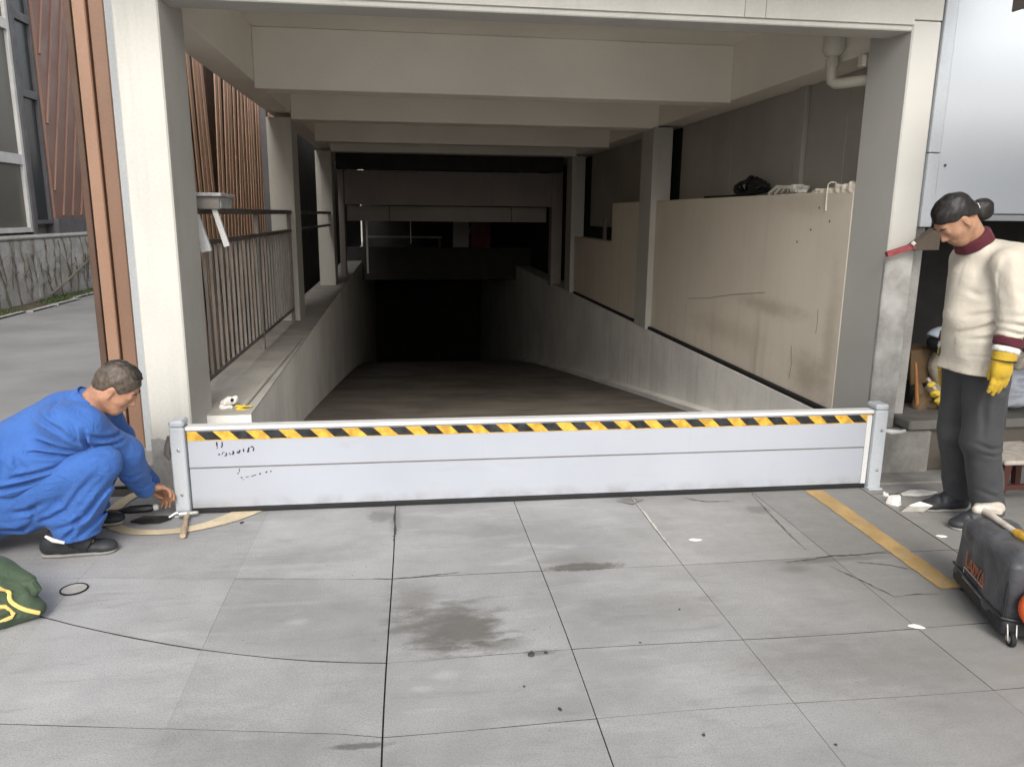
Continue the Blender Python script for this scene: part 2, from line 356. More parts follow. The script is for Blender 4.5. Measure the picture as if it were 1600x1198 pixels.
        F += [(0, n, n+1, 1), (2*len(pts)-2, 2*len(pts)-1, 2*len(pts)-1+n, 2*len(pts)-2+n)]
        return s.add(P, F)
    def build(s, name, mat, parent=None, smooth=False, origin=None):
        bm = bmesh.new(); vv = [bm.verts.new(p) for p in s.v]
        for f in s.f:
            try: bm.faces.new([vv[i] for i in f])
            except ValueError: pass
        bmesh.ops.recalc_face_normals(bm, faces=bm.faces[:]); bm.verts.index_update()
        v = [x.co[:] for x in bm.verts]; f = [[q.index for q in x.verts] for x in bm.faces]; bm.free()
        o = link(name, v, f, mat, parent, False, origin)
        if smooth:
            o.data.polygons.foreach_set('use_smooth', [True]*len(o.data.polygons)); o.data.set_sharp_from_angle(angle=R(40))
        return o
def box(name, x0, x1, y0, y1, z0, z1, mat, parent=None, bev=.004): return MB().box(x0, x1, y0, y1, z0, z1, bev).build(name, mat, parent)

# ------------------------------------------------------------------ signed-distance modelling for bodies and soft things
class SDF:
    def __init__(s, lo, hi, h):
        s.lo = np.array(lo, float); s.h = h; s.n = np.ceil((np.array(hi)-s.lo)/h).astype(int)+1
        s.d = np.full(s.n, .2, np.float32); s.ax = [(s.lo[i]+h*np.arange(s.n[i])).astype(np.float32) for i in range(3)]
    def sub(s, lo, hi):
        i0 = np.clip(np.floor((np.array(lo)-s.lo)/s.h).astype(int), 0, s.n); i1 = np.clip(np.ceil((np.array(hi)-s.lo)/s.h).astype(int)+1, 0, s.n)
        sl = tuple(slice(a, b) for a, b in zip(i0, i1))
        return sl, s.ax[0][sl[0]][:, None, None], s.ax[1][sl[1]][None, :, None], s.ax[2][sl[2]][None, None, :]
    def put(s, sl, q, k, op):
        d = s.d[sl]
        if d.size == 0: return s
        if op == '-': q = -q
        if k > 0:
            h = np.clip(.5+.5*((q-d) if op == '+' else (d-q))/k, 0, 1)
            r = q*(1-h)+d*h+(-1 if op == '+' else 1)*k*h*(1-h)
        else: r = np.minimum(d, q) if op == '+' else np.maximum(d, q)
        s.d[sl] = r; return s
    def cap(s, a, b, ra, rb=None, k=.02, op='+', flat=None):
        rb = ra if rb is None else rb; a = np.array(a, float); b = np.array(b, float); m = max(ra, rb)*(1.6 if flat else 1)+k+.015
        sl, X, Y, Z = s.sub(np.minimum(a, b)-m, np.maximum(a, b)+m)
        ab = b-a; L = ab@ab+1e-12; px, py, pz = X-a[0], Y-a[1], Z-a[2]
        t = np.clip((px*ab[0]+py*ab[1]+pz*ab[2])/L, 0, 1)
        dx, dy, dz = px-t*ab[0], py-t*ab[1], pz-t*ab[2]
        if flat:
            n, f = np.array(flat[0], float), flat[1]; n /= np.linalg.norm(n); e = (dx*n[0]+dy*n[1]+dz*n[2])*(f-1); dx, dy, dz = dx+n[0]*e, dy+n[1]*e, dz+n[2]*e
        return s.put(sl, (np.sqrt(dx*dx+dy*dy+dz*dz)-(ra+(rb-ra)*t)).astype(np.float32), k, op)
    def ell(s, c, r, axes=None, k=.02, op='+'):
        c = np.array(c, float); r = np.array(r, float); m = r.max()+k+.015; sl, X, Y, Z = s.sub(c-m, c+m)
        A = np.eye(3) if axes is None else np.array(axes, float); px, py, pz = X-c[0], Y-c[1], Z-c[2]
        q = [px*a[0]+py*a[1]+pz*a[2] for a in A]
        k0 = np.sqrt(sum((u/ri)**2 for u, ri in zip(q, r)))+1e-6; k1 = np.sqrt(sum((u/ri**2)**2 for u, ri in zip(q, r)))+1e-6
        return s.put(sl, (k0*(k0-1)/k1).astype(np.float32), k, op)
    def rbox(s, c, half, axes=None, rd=.02, k=.01, op='+'):
        c = np.array(c, float); half = np.array(half, float); m = np.linalg.norm(half)+k+.015; sl, X, Y, Z = s.sub(c-m, c+m)
        A = np.eye(3) if axes is None else np.array(axes, float); px, py, pz = X-c[0], Y-c[1], Z-c[2]
        q = [np.abs(px*a[0]+py*a[1]+pz*a[2])-(hh-rd) for a, hh in zip(A, half)]
        o = np.sqrt(sum(np.maximum(u, 0)**2 for u in q))+np.minimum(np.maximum(np.maximum(q[0], q[1]), q[2]), 0)-rd
        return s.put(sl, o.astype(np.float32), k, op)
    def cyl(s, a, b, r, rd=.01, k=.0, op='+', r2=None):
        a = np.array(a, float); b = np.array(b, float); r2 = r if r2 is None else r2; m = max(r, r2)+k+.02; sl, X, Y, Z = s.sub(np.minimum(a, b)-m, np.maximum(a, b)+m)
        ab = b-a; L = np.linalg.norm(ab); d = ab/L; px, py, pz = X-a[0], Y-a[1], Z-a[2]; t = px*d[0]+py*d[1]+pz*d[2]
        rad = np.sqrt(np.maximum(px*px+py*py+pz*pz-t*t, 0)); rr = r+(r2-r)*np.clip(t/L, 0, 1)
        q0 = rad-(rr-rd); q1 = np.abs(t-L/2)-(L/2-rd)
        return s.put(sl, (np.minimum(np.maximum(q0, q1), 0)+np.sqrt(np.maximum(q0, 0)**2+np.maximum(q1, 0)**2)-rd).astype(np.float32), k, op)
    def clip(s, o, n, k=0):
        n = np.array(n, float); n /= np.linalg.norm(n); X, Y, Z = s.ax[0][:, None, None], s.ax[1][None, :, None], s.ax[2][None, None, :]
        q = ((X-o[0])*n[0]+(Y-o[1])*n[1]+(Z-o[2])*n[2]).astype(np.float32)
        s.d = np.maximum(s.d, q+np.zeros_like(s.d)) if k == 0 else s.d; return s
    def crease(s, pts, w, depth):
        for a, b in zip(pts[:-1], pts[1:]):
            a = np.array(a, float); b = np.array(b, float); m = 3*w; sl, X, Y, Z = s.sub(np.minimum(a, b)-m, np.maximum(a, b)+m)
            ab = b-a; L = ab@ab+1e-12; px, py, pz = X-a[0], Y-a[1], Z-a[2]; t = np.clip((px*ab[0]+py*ab[1]+pz*ab[2])/L, 0, 1)
            d2 = (px-t*ab[0])**2+(py-t*ab[1])**2+(pz-t*ab[2])**2
            s.d[sl] += (depth*np.sin(np.pi*(.15+.7*t))*np.exp(-d2/(w*w))).astype(np.float32)
        return s
    def fold(s, pts, w, depth, y1=None, y0=None):
        """a cloth fold: valley with soft ridges beside it, running along pts (x, z), cut into the near side"""
        pts = [np.array(p, float) for p in pts]; best = None; m = 5*w
        lo = np.min(pts, 0)-m; hi = np.max(pts, 0)+m
        sl, X, Y, Z = s.sub((lo[0], s.lo[1] if y0 is None else y0, lo[1]), (hi[0], y1, hi[1]))
        X2, Z2 = X[:, 0, :], Z[0, :, :]; best = None; n = len(pts)-1
        for i, (a, b) in enumerate(zip(pts[:-1], pts[1:])):
            ab = b-a; L = ab@ab+1e-12; px, pz = X2-a[0], Z2-a[1]; t = np.clip((px*ab[0]+pz*ab[1])/L, 0, 1); d = np.sqrt((px-t*ab[0])**2+(pz-t*ab[1])**2); q = (i+t)/n
            if best is None: best, bq = d, q
            else: k = d < best; best = np.where(k, d, best); bq = np.where(k, q, bq)
        e = depth*np.sin(np.pi*np.clip(bq*.92+.06, 0, 1))*(np.exp(-(best/w)**2)-.55*np.exp(-((best-2.1*w)/(1.1*w))**2))
        s.d[sl] += e[:, None, :].astype(np.float32); return s
    def wob(s, amp, fr, seed=0):
        rg = np.random.default_rng(seed); X, Y, Z = s.ax[0][:, None, None], s.ax[1][None, :, None], s.ax[2][None, None, :]
        e = np.zeros_like(s.d)
        for i in range(4):
            v = rg.normal(size=3); v /= np.linalg.norm(v); f = fr*(1+.6*i); w2 = rg.normal(size=3)*fr*.5
            e += (np.sin(f*(X*v[0]+Y*v[1]+Z*v[2])+rg.uniform(0, 6)+1.2*np.sin(w2[0]*X+w2[1]*Y+w2[2]*Z))/(1+.5*i)).astype(np.float32)
        s.d += amp*e; return s
    def build(s, name, mat, parent=None):
        d = s.d; d = np.pad(d, 1, constant_values=.2); lo = s.lo-s.h
        n = np.array(d.shape); ins = d < 0; c = n-1
        cnt = np.zeros(c, np.float32); acc = [np.zeros(c, np.float32) for _ in range(3)]
        offs = [(i, j, k) for i in (0, 1) for j in (0, 1) for k in (0, 1)]
        def sh(a, o): return a[o[0]:o[0]+c[0], o[1]:o[1]+c[1], o[2]:o[2]+c[2]]
        for a in offs:
            for ax in range(3):
                if a[ax]: continue
                b = list(a); b[ax] = 1
                da, db = sh(d, a), sh(d, b); x = (da < 0) != (db < 0)
                t = np.where(x, da/np.where(x, da-db, 1), 0)
                cnt += x
                for q in range(3): acc[q] += x*(a[q]+(t if q == ax else 0))
        act = cnt > 0; idx = -np.ones(c, np.int64); idx[act] = np.arange(act.sum())
        I = np.argwhere(act); V = lo+s.h*(I+np.stack([acc[q][act]/cnt[act] for q in range(3)], 1))
        F = []
        for ax in range(3):
            b, e = [(1, 2), (2, 0), (0, 1)][ax]
            s0 = [slice(None)]*3; s1 = [slice(None)]*3; s0[ax] = slice(0, -1); s1[ax] = slice(1, None)
            ch = ins[tuple(s0)] != ins[tuple(s1)]; E = np.argwhere(ch); pos = ins[tuple(s0)][ch]
            ok = (E[:, b] > 0) & (E[:, e] > 0) & (E[:, b] < c[b]) & (E[:, e] < c[e]); E = E[ok]; pos = pos[ok]
            def g(db, de):
                q = E.copy(); q[:, b] += db; q[:, e] += de; return idx[q[:, 0], q[:, 1], q[:, 2]]
            quad = np.stack([g(-1, -1), g(0, -1), g(0, 0), g(-1, 0)], 1); quad[~pos] = quad[~pos][:, ::-1]
            F.append(quad)
        F = np.concatenate(F)
        # two light smoothing passes
        for _ in range(2):
            A = np.zeros_like(V); N = np.zeros(len(V))
            for q in range(4):
                np.add.at(A, F[:, q], V[F[:, (q+1) % 4]]+V[F[:, q-1]]); np.add.at(N, F[:, q], 2)
            V = V*.6+.4*A/np.maximum(N, 1)[:, None]
        lo_, hi_ = V.min(0), V.max(0); org = np.array(((lo_[0]+hi_[0])/2, (lo_[1]+hi_[1])/2, lo_[2]))
        me = bpy.data.meshes.new(name); me.vertices.add(len(V)); me.vertices.foreach_set('co', (V-org).astype(np.float32).ravel())
        me.loops.add(F.size); me.loops.foreach_set('vertex_index', F.astype(np.int32).ravel())
        me.polygons.add(len(F)); me.polygons.foreach_set('loop_start', np.arange(0, F.size, 4, dtype=np.int32)); me.polygons.foreach_set('loop_total', np.full(len(F), 4, np.int32))
        me.update(calc_edges=True); me.validate(); me.polygons.foreach_set('use_smooth', [True]*len(me.polygons))
        me.materials.append(MAT[mat] if isinstance(mat, str) else mat)
        o = bpy.data.objects.new(name, me); COL.objects.link(o)
        if parent: o.parent = parent; o.location = Vector(org)-world_loc(parent)
        else: o.location = Vector(org)
        return o

# ================================================================== THE SETTING
# ground under everything (open where the ramp goes down)
g = MB()
def quad(x0, x1, y0, y1, z): g.add([(x0, y0, z), (x1, y0, z), (x1, y1, z), (x0, y1, z)], [(0, 1, 2, 3)])
quad(-60, 60, -60, 4.3, -.03); quad(-60, -1.6, 4.3, 70, -.03); quad(3.2, 60, 4.3, 70, -.03)
struct(g.build('ground', 'grout'))
rd = MB(); n = 24
rd.add([(-60, -60, -.004), (-2.12, -60, -.004), (-2.12, 4.5, -.004), (-1.41, 4.5, -.004), (-1.41, 70, -.004), (-60, 70, -.004)], [(0, 1, 2, 5), (2, 3, 4, 5)])
struct(rd.build('road', 'road'))
ap = MB(); ap.add([(-2.12, -60, -.004), (60, -60, -.004), (60, -3.2, -.004), (-2.12, -3.2, -.004)], [(0, 1, 2, 3)])
ap.add([(5.31, -3.2, -.004), (60, -3.2, -.004), (60, 4.2, -.004), (5.31, 4.2, -.004)], [(0, 1, 2, 3)])
struct(ap.build('forecourt', 'forecourt'))  # unseen ground, pale for its bounce

# paving slabs: each slab its own piece, joints are real gaps
pav = bpy.data.objects.new('pavement', None); COL.objects.link(pav); pav['kind'] = 'structure'
XL = [-2.11, -1.43, -.765, -.098, .562, 1.222, 1.94, 2.64, 3.4, 4.3, 5.3]
XG = {-.098: .0055, .562: .0035, 1.222: .0025, 1.94: .0014, 2.64: .007, -.765: .0008, -1.43: .0006}
YR = [-3.2, -1.9, -.6, .35, 1.25, 2.085, 2.48, 3.12, 4.29]
YG = {2.085: .0012, 2.48: .002, 3.12: .0012, 1.25: .002}
def yrow(i, x):
    y = YR[i]
    if x < -.098:
        t = min((-.098-x)/1.33, 1.6)
        y += {2.48: .46*t**1.55, 3.12: .16*t, 2.085: .22*t, 1.25: .1*t}.get(YR[i], 0)
    else: y += .008*math.sin(3.1*x+i)
    return y
def xcol(j, y): return XL[j]+(.006*math.sin(2.3*y+j*2) if 0 < j < len(XL)-1 else 0)+({7: -.1, 8: -.05}.get(j, 0)*(4.3-y)*.6 if y < 4.3 and y > 2 else 0)
for i in range(len(YR)-1):
    for j in range(len(XL)-1):
        gx0 = XG.get(XL[j], .003)/2; gx1 = XG.get(XL[j+1], .003)/2; gy0 = YG.get(YR[i], .004)/2; gy1 = YG.get(YR[i+1], .004)/2
        if YR[i] == 2.48 and XL[j] < -.1: gy0 = .0035
        if YR[i+1] == 2.48 and XL[j] < -.1: gy1 = .0035
        if YR[i+1] == 3.12 and XL[j] < -.5: gy1 = .0003
        if YR[i] == 3.12 and XL[j] < -.5: gy0 = .0003
        N = 5; pts = []
        xa0, xa1 = XL[j], XL[j+1]
        for k in range(N+1): x = xa0+(xa1-xa0)*k/N; pts.append((x, yrow(i, x)+gy0+random.uniform(0, .0015)))
        for k in range(1, N): t = k/N; pts.append((xa1, yrow(i, xa1)*(1-t)+yrow(i+1, xa1)*t))
        for k in range(N+1): x = xa1+(xa0-xa1)*k/N; pts.append((x, yrow(i+1, x)-gy1-random.uniform(0, .0015)))
        for k in range(1, N): t = k/N; pts.append((xa0, yrow(i+1, xa0)*(1-t)+yrow(i, xa0)*t))
        q = []
        for (x, y) in pts:
            xs = xcol(j, y)+gx0 if abs(x-xa0) < 1e-6 else (xcol(j+1, y)-gx1 if abs(x-xa1) < 1e-6 else x)
            q.append((xs, y))
        # top face slightly inset so each slab has a worn arris
        cx_, cy_ = sum(a for a, _ in q)/len(q), sum(b for _, b in q)/len(q); dz = random.uniform(-.0012, .0012)
        m = len(q); V = [(x, y, -.028) for x, y in q]+[(x, y, -.003+dz) for x, y in q]+[(x, y, dz) for x, y in q]
        F = [tuple(range(2*m, 3*m))]+[(a*m+k, a*m+(k+1) % m, (a+1)*m+(k+1) % m, (a+1)*m+k) for a in (0, 1) for k in range(m)]
        so_ = link('paving_slab', V, F, 'paving', pav); so_.data.materials.append(MAT['grout']); so_.data.polygons.foreach_set('material_index', [0]+[1]*(len(F)-1))

# ------------------------------------------------------------------ painted lines on the paving
def ribbon(name, pts, w, mat, z=.004, jag=.004):
    L = []; pts = [np.array(p, float) for p in pts]
    # resample
    rs = []
    for a, b in zip(pts[:-1], pts[1:]):
        k = max(2, int(np.linalg.norm(b-a)/.03)); rs += [a+(b-a)*i/k for i in range(k)]
    rs.append(pts[-1]); V = []
    for i, p in enumerate(rs):
        d = rs[min(i+1, len(rs)-1)]-rs[max(i-1, 0)]; d /= np.linalg.norm(d); nn = np.array((-d[1], d[0])); ww = w if not callable(w) else w(i/len(rs))
        a = p+nn*(ww/2+random.uniform(-jag, jag)); b = p-nn*(ww/2+random.uniform(-jag, jag)); V += [(*a, z), (*b, z)]
    F = [(2*i, 2*i+2, 2*i+3, 2*i+1) for i in range(len(rs)-1)]
    return struct(link(name, V, F, mat))
ribbon('yellow_line', [(2.315, 3.965), (2.305, 3.4), (2.29, 2.76)], .105, 'yellowline')
def crack(pts, w, mat='grout', name='crack', z=.003):
    L = []; rs = []; pts = [np.array(q, float) for q in pts]
    for a, b in zip(pts[:-1], pts[1:]):
        k = max(2, int(np.linalg.norm(b-a)/.018)); rs += [a+(b-a)*i/k for i in range(k)]
    rs.append(pts[-1]); n = len(rs)
    for i, q in enumerate(rs):
        d = rs[min(i+1, n-1)]-rs[max(i-1, 0)]; d /= np.linalg.norm(d); nn = np.array((-d[1], d[0])); ww = w*(.35+.65*math.sin(math.pi*(i+.5)/n))*random.uniform(.3, 1.4); q = q+nn*random.uniform(-.0035, .0035)
        L += [(*(q+nn*ww/2), z), (*(q-nn*ww/2), z)]
    link(name, L, [(2*i, 2*i+2, 2*i+3, 2*i+1) for i in range(n-1)], mat, pav)
for pts, w in [([(1.70, 3.08), (1.83, 3.10), (1.95, 3.125), (2.1, 3.12), (2.24, 3.14)], .009), ([(1.88, 3.03), (1.95, 2.85), (2.0, 2.72)], .006), ([(2.0, 2.72), (2.1, 2.73), (2.2, 2.72)], .005), ([(2.03, 3.05), (2.16, 3.0), (2.26, 2.93)], .007), ([(1.52, 3.93), (1.62, 3.86), (1.78, 3.85)], .007), ([(1.93, 3.95), (1.9, 3.7), (1.87, 3.4), (1.86, 3.2)], .005),
               ([(-.18, 3.13), (-.1, 3.115), (.06, 3.13), (.2, 3.145)], .008), ([(-.098, 3.9), (-.09, 3.7), (-.094, 3.5)], .012), ([(1.12, 3.92), (1.2, 3.86), (1.28, 3.93)], .007), ([(2.62, 3.88), (2.75, 3.86), (2.86, 3.9)], .008), ([(2.66, 3.70), (2.7, 3.62), (2.72, 3.55)], .006)]: crack(pts, w)
crack([(1.222, 3.95), (1.228, 3.7), (1.222, 3.45), (1.225, 3.2)], .012, 'creamgrey', 'mortar_line')
def chaikin(p, n=3):
    p = [np.array(q, float) for q in p]
    for _ in range(n):
        r = [p[0]]
        for a, b in zip(p[:-1], p[1:]): r += [a*.75+b*.25, a*.25+b*.75]
        p = r+[p[-1]]
    return p
ribbon('curved_line', chaikin([(-.82, 4.05), (-.96, 3.86), (-1.12, 3.755), (-1.3, 3.74), (-1.46, 3.80), (-1.56, 3.95), (-1.58, 4.2), (-1.5, 4.38)]), lambda t: .055+.075*math.exp(-((t-.08)/.15)**2)+.02*t, 'creamline', jag=.002)

# ------------------------------------------------------------------ the ramp
rf = MB(); prof = [(4.3, 0), (4.9, -.03), (6.5, -.243), (8.0, -.442), (9.0, -.577), (11.0, -.85), (13.0, -1.13), (16.0, -1.56), (19.0, -2.05), (30.1, -4.3)]
for y, z in prof: rf.v += [(-1.4, y, z), (3.0, y, z)]
rf.f = [(2*i, 2*i+1, 2*i+3, 2*i+2) for i in range(len(prof)-1)]
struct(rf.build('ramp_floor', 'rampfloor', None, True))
def rz(y): return -.03-.133*(y-4.9)

# ------------------------------------------------------------------ garage entrance: frame, beams, walls round the ramp
ge = empty('garage_entrance', (.8, 4.3, 0), 'cream painted concrete frame and walls over the dark descending ramp', 'garage entrance')
col_l = box('column', -1.425, -1.205, 4.30, 4.76, -.02, 2.637, 'paint', ge, .008)
col_r = box('column', 2.83, 3.005, 4.30, 4.72, -.02, 2.637, 'pillar', ge, .008); col_r['label'] = 'pillar with bare rough cement below its torn paint'
box('column_jamb', 3.007, 3.10, 4.36, 4.72, -.02, 1.50, 'concrete', ge)
for y in (8.75, 13.15):
    box('column', -1.46, -1.205, y, y+.45, .372, 2.53, 'paint', ge); box('column', 2.765, 2.99, y, y+.45, .247, 2.53, 'paint', ge)
MB().prism([(-1.424, .0), (-1.30, .0), (-1.315, .12), (-1.285, .2), (-1.31, .29), (-1.345, .315), (-1.38, .33), (-1.424, .322)], 'y', 4.293, 4.302).build('cement_patch', 'concrete', ge)
# front beam and the fascia over it
box('front_beam', -1.205, 2.83, 4.302, 4.50, 2.58, 3.02, 'paint', ge, .006)
fx = [-1.425, -.3, .8, 1.83, 1.95, 3.005]
for a, b in zip(fx[:-1], fx[1:]): box('fascia_panel', a+.0015, b-.0015, 4.296, 4.50, 3.022 if a > -1.3 and b < 2.9 else 2.64, 4.2, 'paint', ge, .003)
for a, b in ((-1.205, 1.83), (1.832, 1.95), (1.952, 2.83)): box('beam_face', a, b, 4.288, 4.3005, 2.61, 3.02, 'paint', ge, .002)
box('overhang', -1.6, 3.08, 3.5, 4.29, 3.16, 3.30, 'paint', ge)
# side beams, cross beams, ceiling
box('side_beam', -1.45, -1.21, 4.76, 20, 2.585, 3.0, 'ceil', ge); box('side_beam', 2.835, 3.16, 4.72, 20, 2.55, 3.0, 'ceil', ge)
for y, z, w in ((6.8, 2.53, .25), (8.8, 2.52, .28), (11.0, 2.49, .25), (13.15, 2.525, .3)): box('cross_beam', -1.208, 2.833, y, y+w, z, 2.998, 'ceil', ge)
box('ceiling_slab', -1.46, 3.17, 4.505, 30, 3.0, 3.2, 'ceil', ge)
# ramp walls (stepped down with the floor)
def ramp_wall(x0, x1, y0, y1, top, mat, lean=0):
    m = MB(); zb0, zb1 = rz(y0)-1.2, (rz(y1)-1.2 if y1 < 12 else -6.5)
    P = [(x0, y0, zb0), (x1, y0, zb0), (x1, y0, top), (x0, y0, top), (x0+lean, y1, zb1), (x1+lean, y1, zb1), (x1+lean, y1, top), (x0+lean, y1, top)]
    m.add(P, [(0, 1, 2, 3), (5, 4, 7, 6), (1, 5, 6, 2), (0, 3, 7, 4), (3, 2, 6, 7), (0, 4, 5, 1)]); return m.build('ramp_wall', mat, ge)
ramp_wall(-1.42, -.95, 4.62, 10.8, .37, 'rampwall', -.09); ramp_wall(-1.51, -1.04, 10.802, 30, .37, 'rampwall', -.25)
yy = [4.60, 8.62, 13.0, 20, 30]
for a, b in zip(yy[:-1], yy[1:]): ramp_wall(2.79, 3.16, a, b-.008, .245, 'rampwall')
kb = MB(); kp = [q for q in prof if q[0] >= 4.9 and q[0] < 20]
for y, z in kp: kb.v += [(2.68, y, z-.03), (2.68, y, z+.05), (2.80, y, z+.06), (2.80, y, z-.03)]
kb.f = [(4*i+j, 4*i+j+1, 4*i+j+5, 4*i+j+4) for i in range(len(kp)-1) for j in range(3)]+[(0, 1, 2, 3)]
kb.build('ramp_kerb', 'rampwall', ge)
MB().prism([(-1.42, 4.615), (-.946, 4.615), (-1.036, 10.8), (-1.51, 10.8)], 'z', .3705, .378).build('ledge_top', 'ledgetop', ge); MB().prism([(-1.51, 10.805), (-1.036, 10.805), (-1.20, 23), (-1.68, 23)], 'z', .3705, .378).build('ledge_top', 'ledgetop', ge)
box('mortar_ridge', -1.035, -1.005, 4.75, 7.4, .379, .398, 'ledgetop', ge, .01)
# cream half wall on the right, with a black strip standing in for the gap's shadow
box('gap_shadow_strip', 2.80, 3.0, 4.73, 13.0, .245, .275, 'rubber', ge, 0)
box('half_wall', 2.83, 3.0, 4.722, 10.68, .275, 1.725, 'paint_warm', ge, .006)
box('half_wall', 2.832, 3.0, 10.68, 13.1, .275, 1.20, 'paint_warm', ge, .006)
# broken lump of render on top of the half wall beside the pillar
lump = SDF((2.80, 4.70, 1.69), (3.02, 5.36, 1.81), .008)
lump.rbox((2.915, 5.0, 1.72), (.08, .28, .03), rd=.012, k=0); lump.rbox((2.915, 4.85, 1.742), (.078, .13, .03), rd=.012, k=.02); lump.rbox((2.915, 4.76, 1.755), (.078, .04, .03), rd=.012, k=.02)
lump.wob(.003, 90, 3); lump.build('broken_render', 'paint_warm', ge)
hk = MB(); hk.tube([(2.826, 5.04, 1.60), (2.824, 5.04, 1.72), (2.826, 5.035, 1.775), (2.84, 5.02, 1.79), (2.86, 5.0, 1.785), (2.87, 4.99, 1.76)], .0045, 6); hk.build('wall_hook', 'pvc', ge, True)
for q_ in ([(7.55, .73), (7.0, .80), (6.5, .885), (5.85, .965)], [(5.02, .92), (5.01, .84), (5.02, .76)], [(5.35, .62), (5.32, .5), (5.34, .36)]):
    MB().tube([(2.8295, a_, b_+random.uniform(-.006, .006)) for a_, b_ in q_], .0022, 5).build('hairline_crack', 'sill', ge)
for a_, b_ in ((5.13, 1.62), (5.22, 1.47), (4.98, 1.53), (5.4, 1.38), (8.9, .0)): MB().lathe((2.8305, a_, b_), [(.010, 0), (.008, .003)], 8, (-1, 0, 0)).build('wall_pock', 'sill', ge)
# grey sheet wall on the right above the half wall
ys = [4.73, 5.35, 5.95, 7.35, 8.75]
for a, b in zip(ys[:-1], ys[1:]): box('wall_panel', 3.10, 3.14, a+.002, b-.002, 1.70, 2.548, 'greywall', ge, .004)
box('wall_stud', 3.06, 3.10, 5.90, 6.02, 1.70, 2.548, 'greywall', ge)
for a, b in ((9.2, 11.2), (11.2, 13.15)): box('wall_panel', 3.10, 3.14, a+.002, b-.002, 1.38, 2.548, 'greywall', ge, .004)
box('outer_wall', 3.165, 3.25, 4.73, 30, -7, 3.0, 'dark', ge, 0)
box('ledge_filling', 3.002, 3.098, 4.73, 8.75, .3, 1.70, 'paint_warm', ge, 0)
box('gap_post', 2.95, 3.0, 11.6, 11.66, 1.2, 1.5, 'rail_lt', ge)
# lintel across the ramp and what lies behind it
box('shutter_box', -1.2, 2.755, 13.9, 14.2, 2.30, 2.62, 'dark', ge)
box('lintel_panel', -1.16, 2.76, 15.0, 15.2, 1.71, 2.335, 'lintel', ge)
box('door_post', -1.27, -1.165, 14.95, 15.25, .3, 2.36, 'lintel', ge); box('door_post', 2.765, 2.97, 14.95, 15.25, .2, 2.5, 'lintel', ge)
lx = [-1.16, -.35, 2.05, 2.76]
for a, b in zip(lx[:-1], lx[1:]): box('lower_lintel', a+.006, b-.006, 15.5, 15.7, 1.41, 1.70, 'greywall', ge)
box('pipe_drop', -.88, -.84, 16.8, 16.84, .3, 1.5, 'ceil', ge); box('pipe_drop', .05, .075, 17.6, 17.625, .9, 1.5, 'ceil', ge)
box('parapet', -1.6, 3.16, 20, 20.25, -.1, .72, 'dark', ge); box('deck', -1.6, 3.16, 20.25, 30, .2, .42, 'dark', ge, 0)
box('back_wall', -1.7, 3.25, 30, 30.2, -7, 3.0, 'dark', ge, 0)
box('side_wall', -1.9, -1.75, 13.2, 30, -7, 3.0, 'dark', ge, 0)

# things far back in the dark room above the ramp
t = empty('red_cabinet', (1.95, 21.5, .42), 'dim red cabinet far inside above the ramp', 'cabinet')
box('body', 1.72, 2.25, 21.4, 21.9, .42, 1.62, 'red', t); box('door_edge', 2.1, 2.16, 21.385, 21.4, .5, 1.6, 'red', t); box('plinth', 1.74, 2.23, 21.42, 21.88, .421, .5, 'dark', t)
t = empty('white_board', (1.5, 22, .42), 'pale board leaning beside the red cabinet in the dark', 'board')
MB().bar((1.45, 21.7, .43), (1.5, 22.1, 1.75), .45, .03, (0, 1, 0)).build('sheet', 'paint', t); MB().bar((1.62, 21.55, .9), (1.85, 21.6, 1.55), .03, .03).build('brace', 'paint', t)
t = empty('workbench', (0, 21, .42), 'dark workbench in the unlit room beyond the ramp', 'bench')
box('worktop', -1.1, .9, 20.8, 21.4, .93, .97, 'greywall', t)
for x in (-1.05, .82): 
    for y in (20.85, 21.32): box('leg', x, x+.05, y, y+.05, .42, .93, 'rail', t)

# ------------------------------------------------------------------ railing on the left ledge
ra = empty('railing', (-1.27, 6.8, .37), 'dark steel railing with thin pickets along the ramp ledge', 'railing')
box('top_rail', -1.30, -1.24, 4.765, 8.748, 1.535, 1.575, 'rail', ra); box('mid_rail', -1.29, -1.25, 4.765, 8.748, 1.345, 1.375, 'rail', ra); box('bottom_rail', -1.285, -1.255, 4.765, 8.748, .50, .525, 'rail', ra)
for y in (4.80, 6.86, 8.70): box('post', -1.288, -1.252, y-.018, y+.018, .37, 1.535, 'rail_lt', ra)
for k in range(25):
    y = 4.95+.152*k
    if abs(y-6.86) > .04: box('picket', -1.279, -1.261, y-.011, y+.011, .525, 1.345, 'rail_lt', ra, 0)
box('top_rail', -1.30, -1.24, 9.22, 13.14, 1.535, 1.575, 'rail', ra); box('mid_rail', -1.29, -1.25, 9.22, 13.14, 1.345, 1.375, 'rail', ra)
# ------------------------------------------------------------------ batten screen outside the railing with its corner post
sc = empty('batten_screen', (-1.9, 6, 0), 'brown steel batten screen behind the railing with slanting slats', 'screen')
box('corner_post', -1.935, -1.86, 5.18, 5.26, 0, 4.4, 'brownpaint', sc, .006)
box('corner_post', -1.852, -1.765, 5.20, 5.28, 0, 4.4, 'brownpaint_shaded', sc, .006)  # side face of the post, its shade put into the colour
box('backing_sheet', -2.02, -1.98, 5.28, 13.2, .02, 4.2, 'backing', sc)
box('rear_post', -1.82, -1.74, 10.45, 10.6, .1, 3.0, 'framedark', sc)
k = 0; y = 5.6
while y < 12.6:
    tl = (-.22 if y < 8.3 else (.26 if y < 9.6 else .16))*(1+.25*math.sin(k*1.7))
    MB().bar((-1.915, y-tl*.6, .05), (-1.915, y+tl, 3.3), .085, .012, (1, 0, 0)).build('batten', 'batten', sc)
    y += .168; k += 1
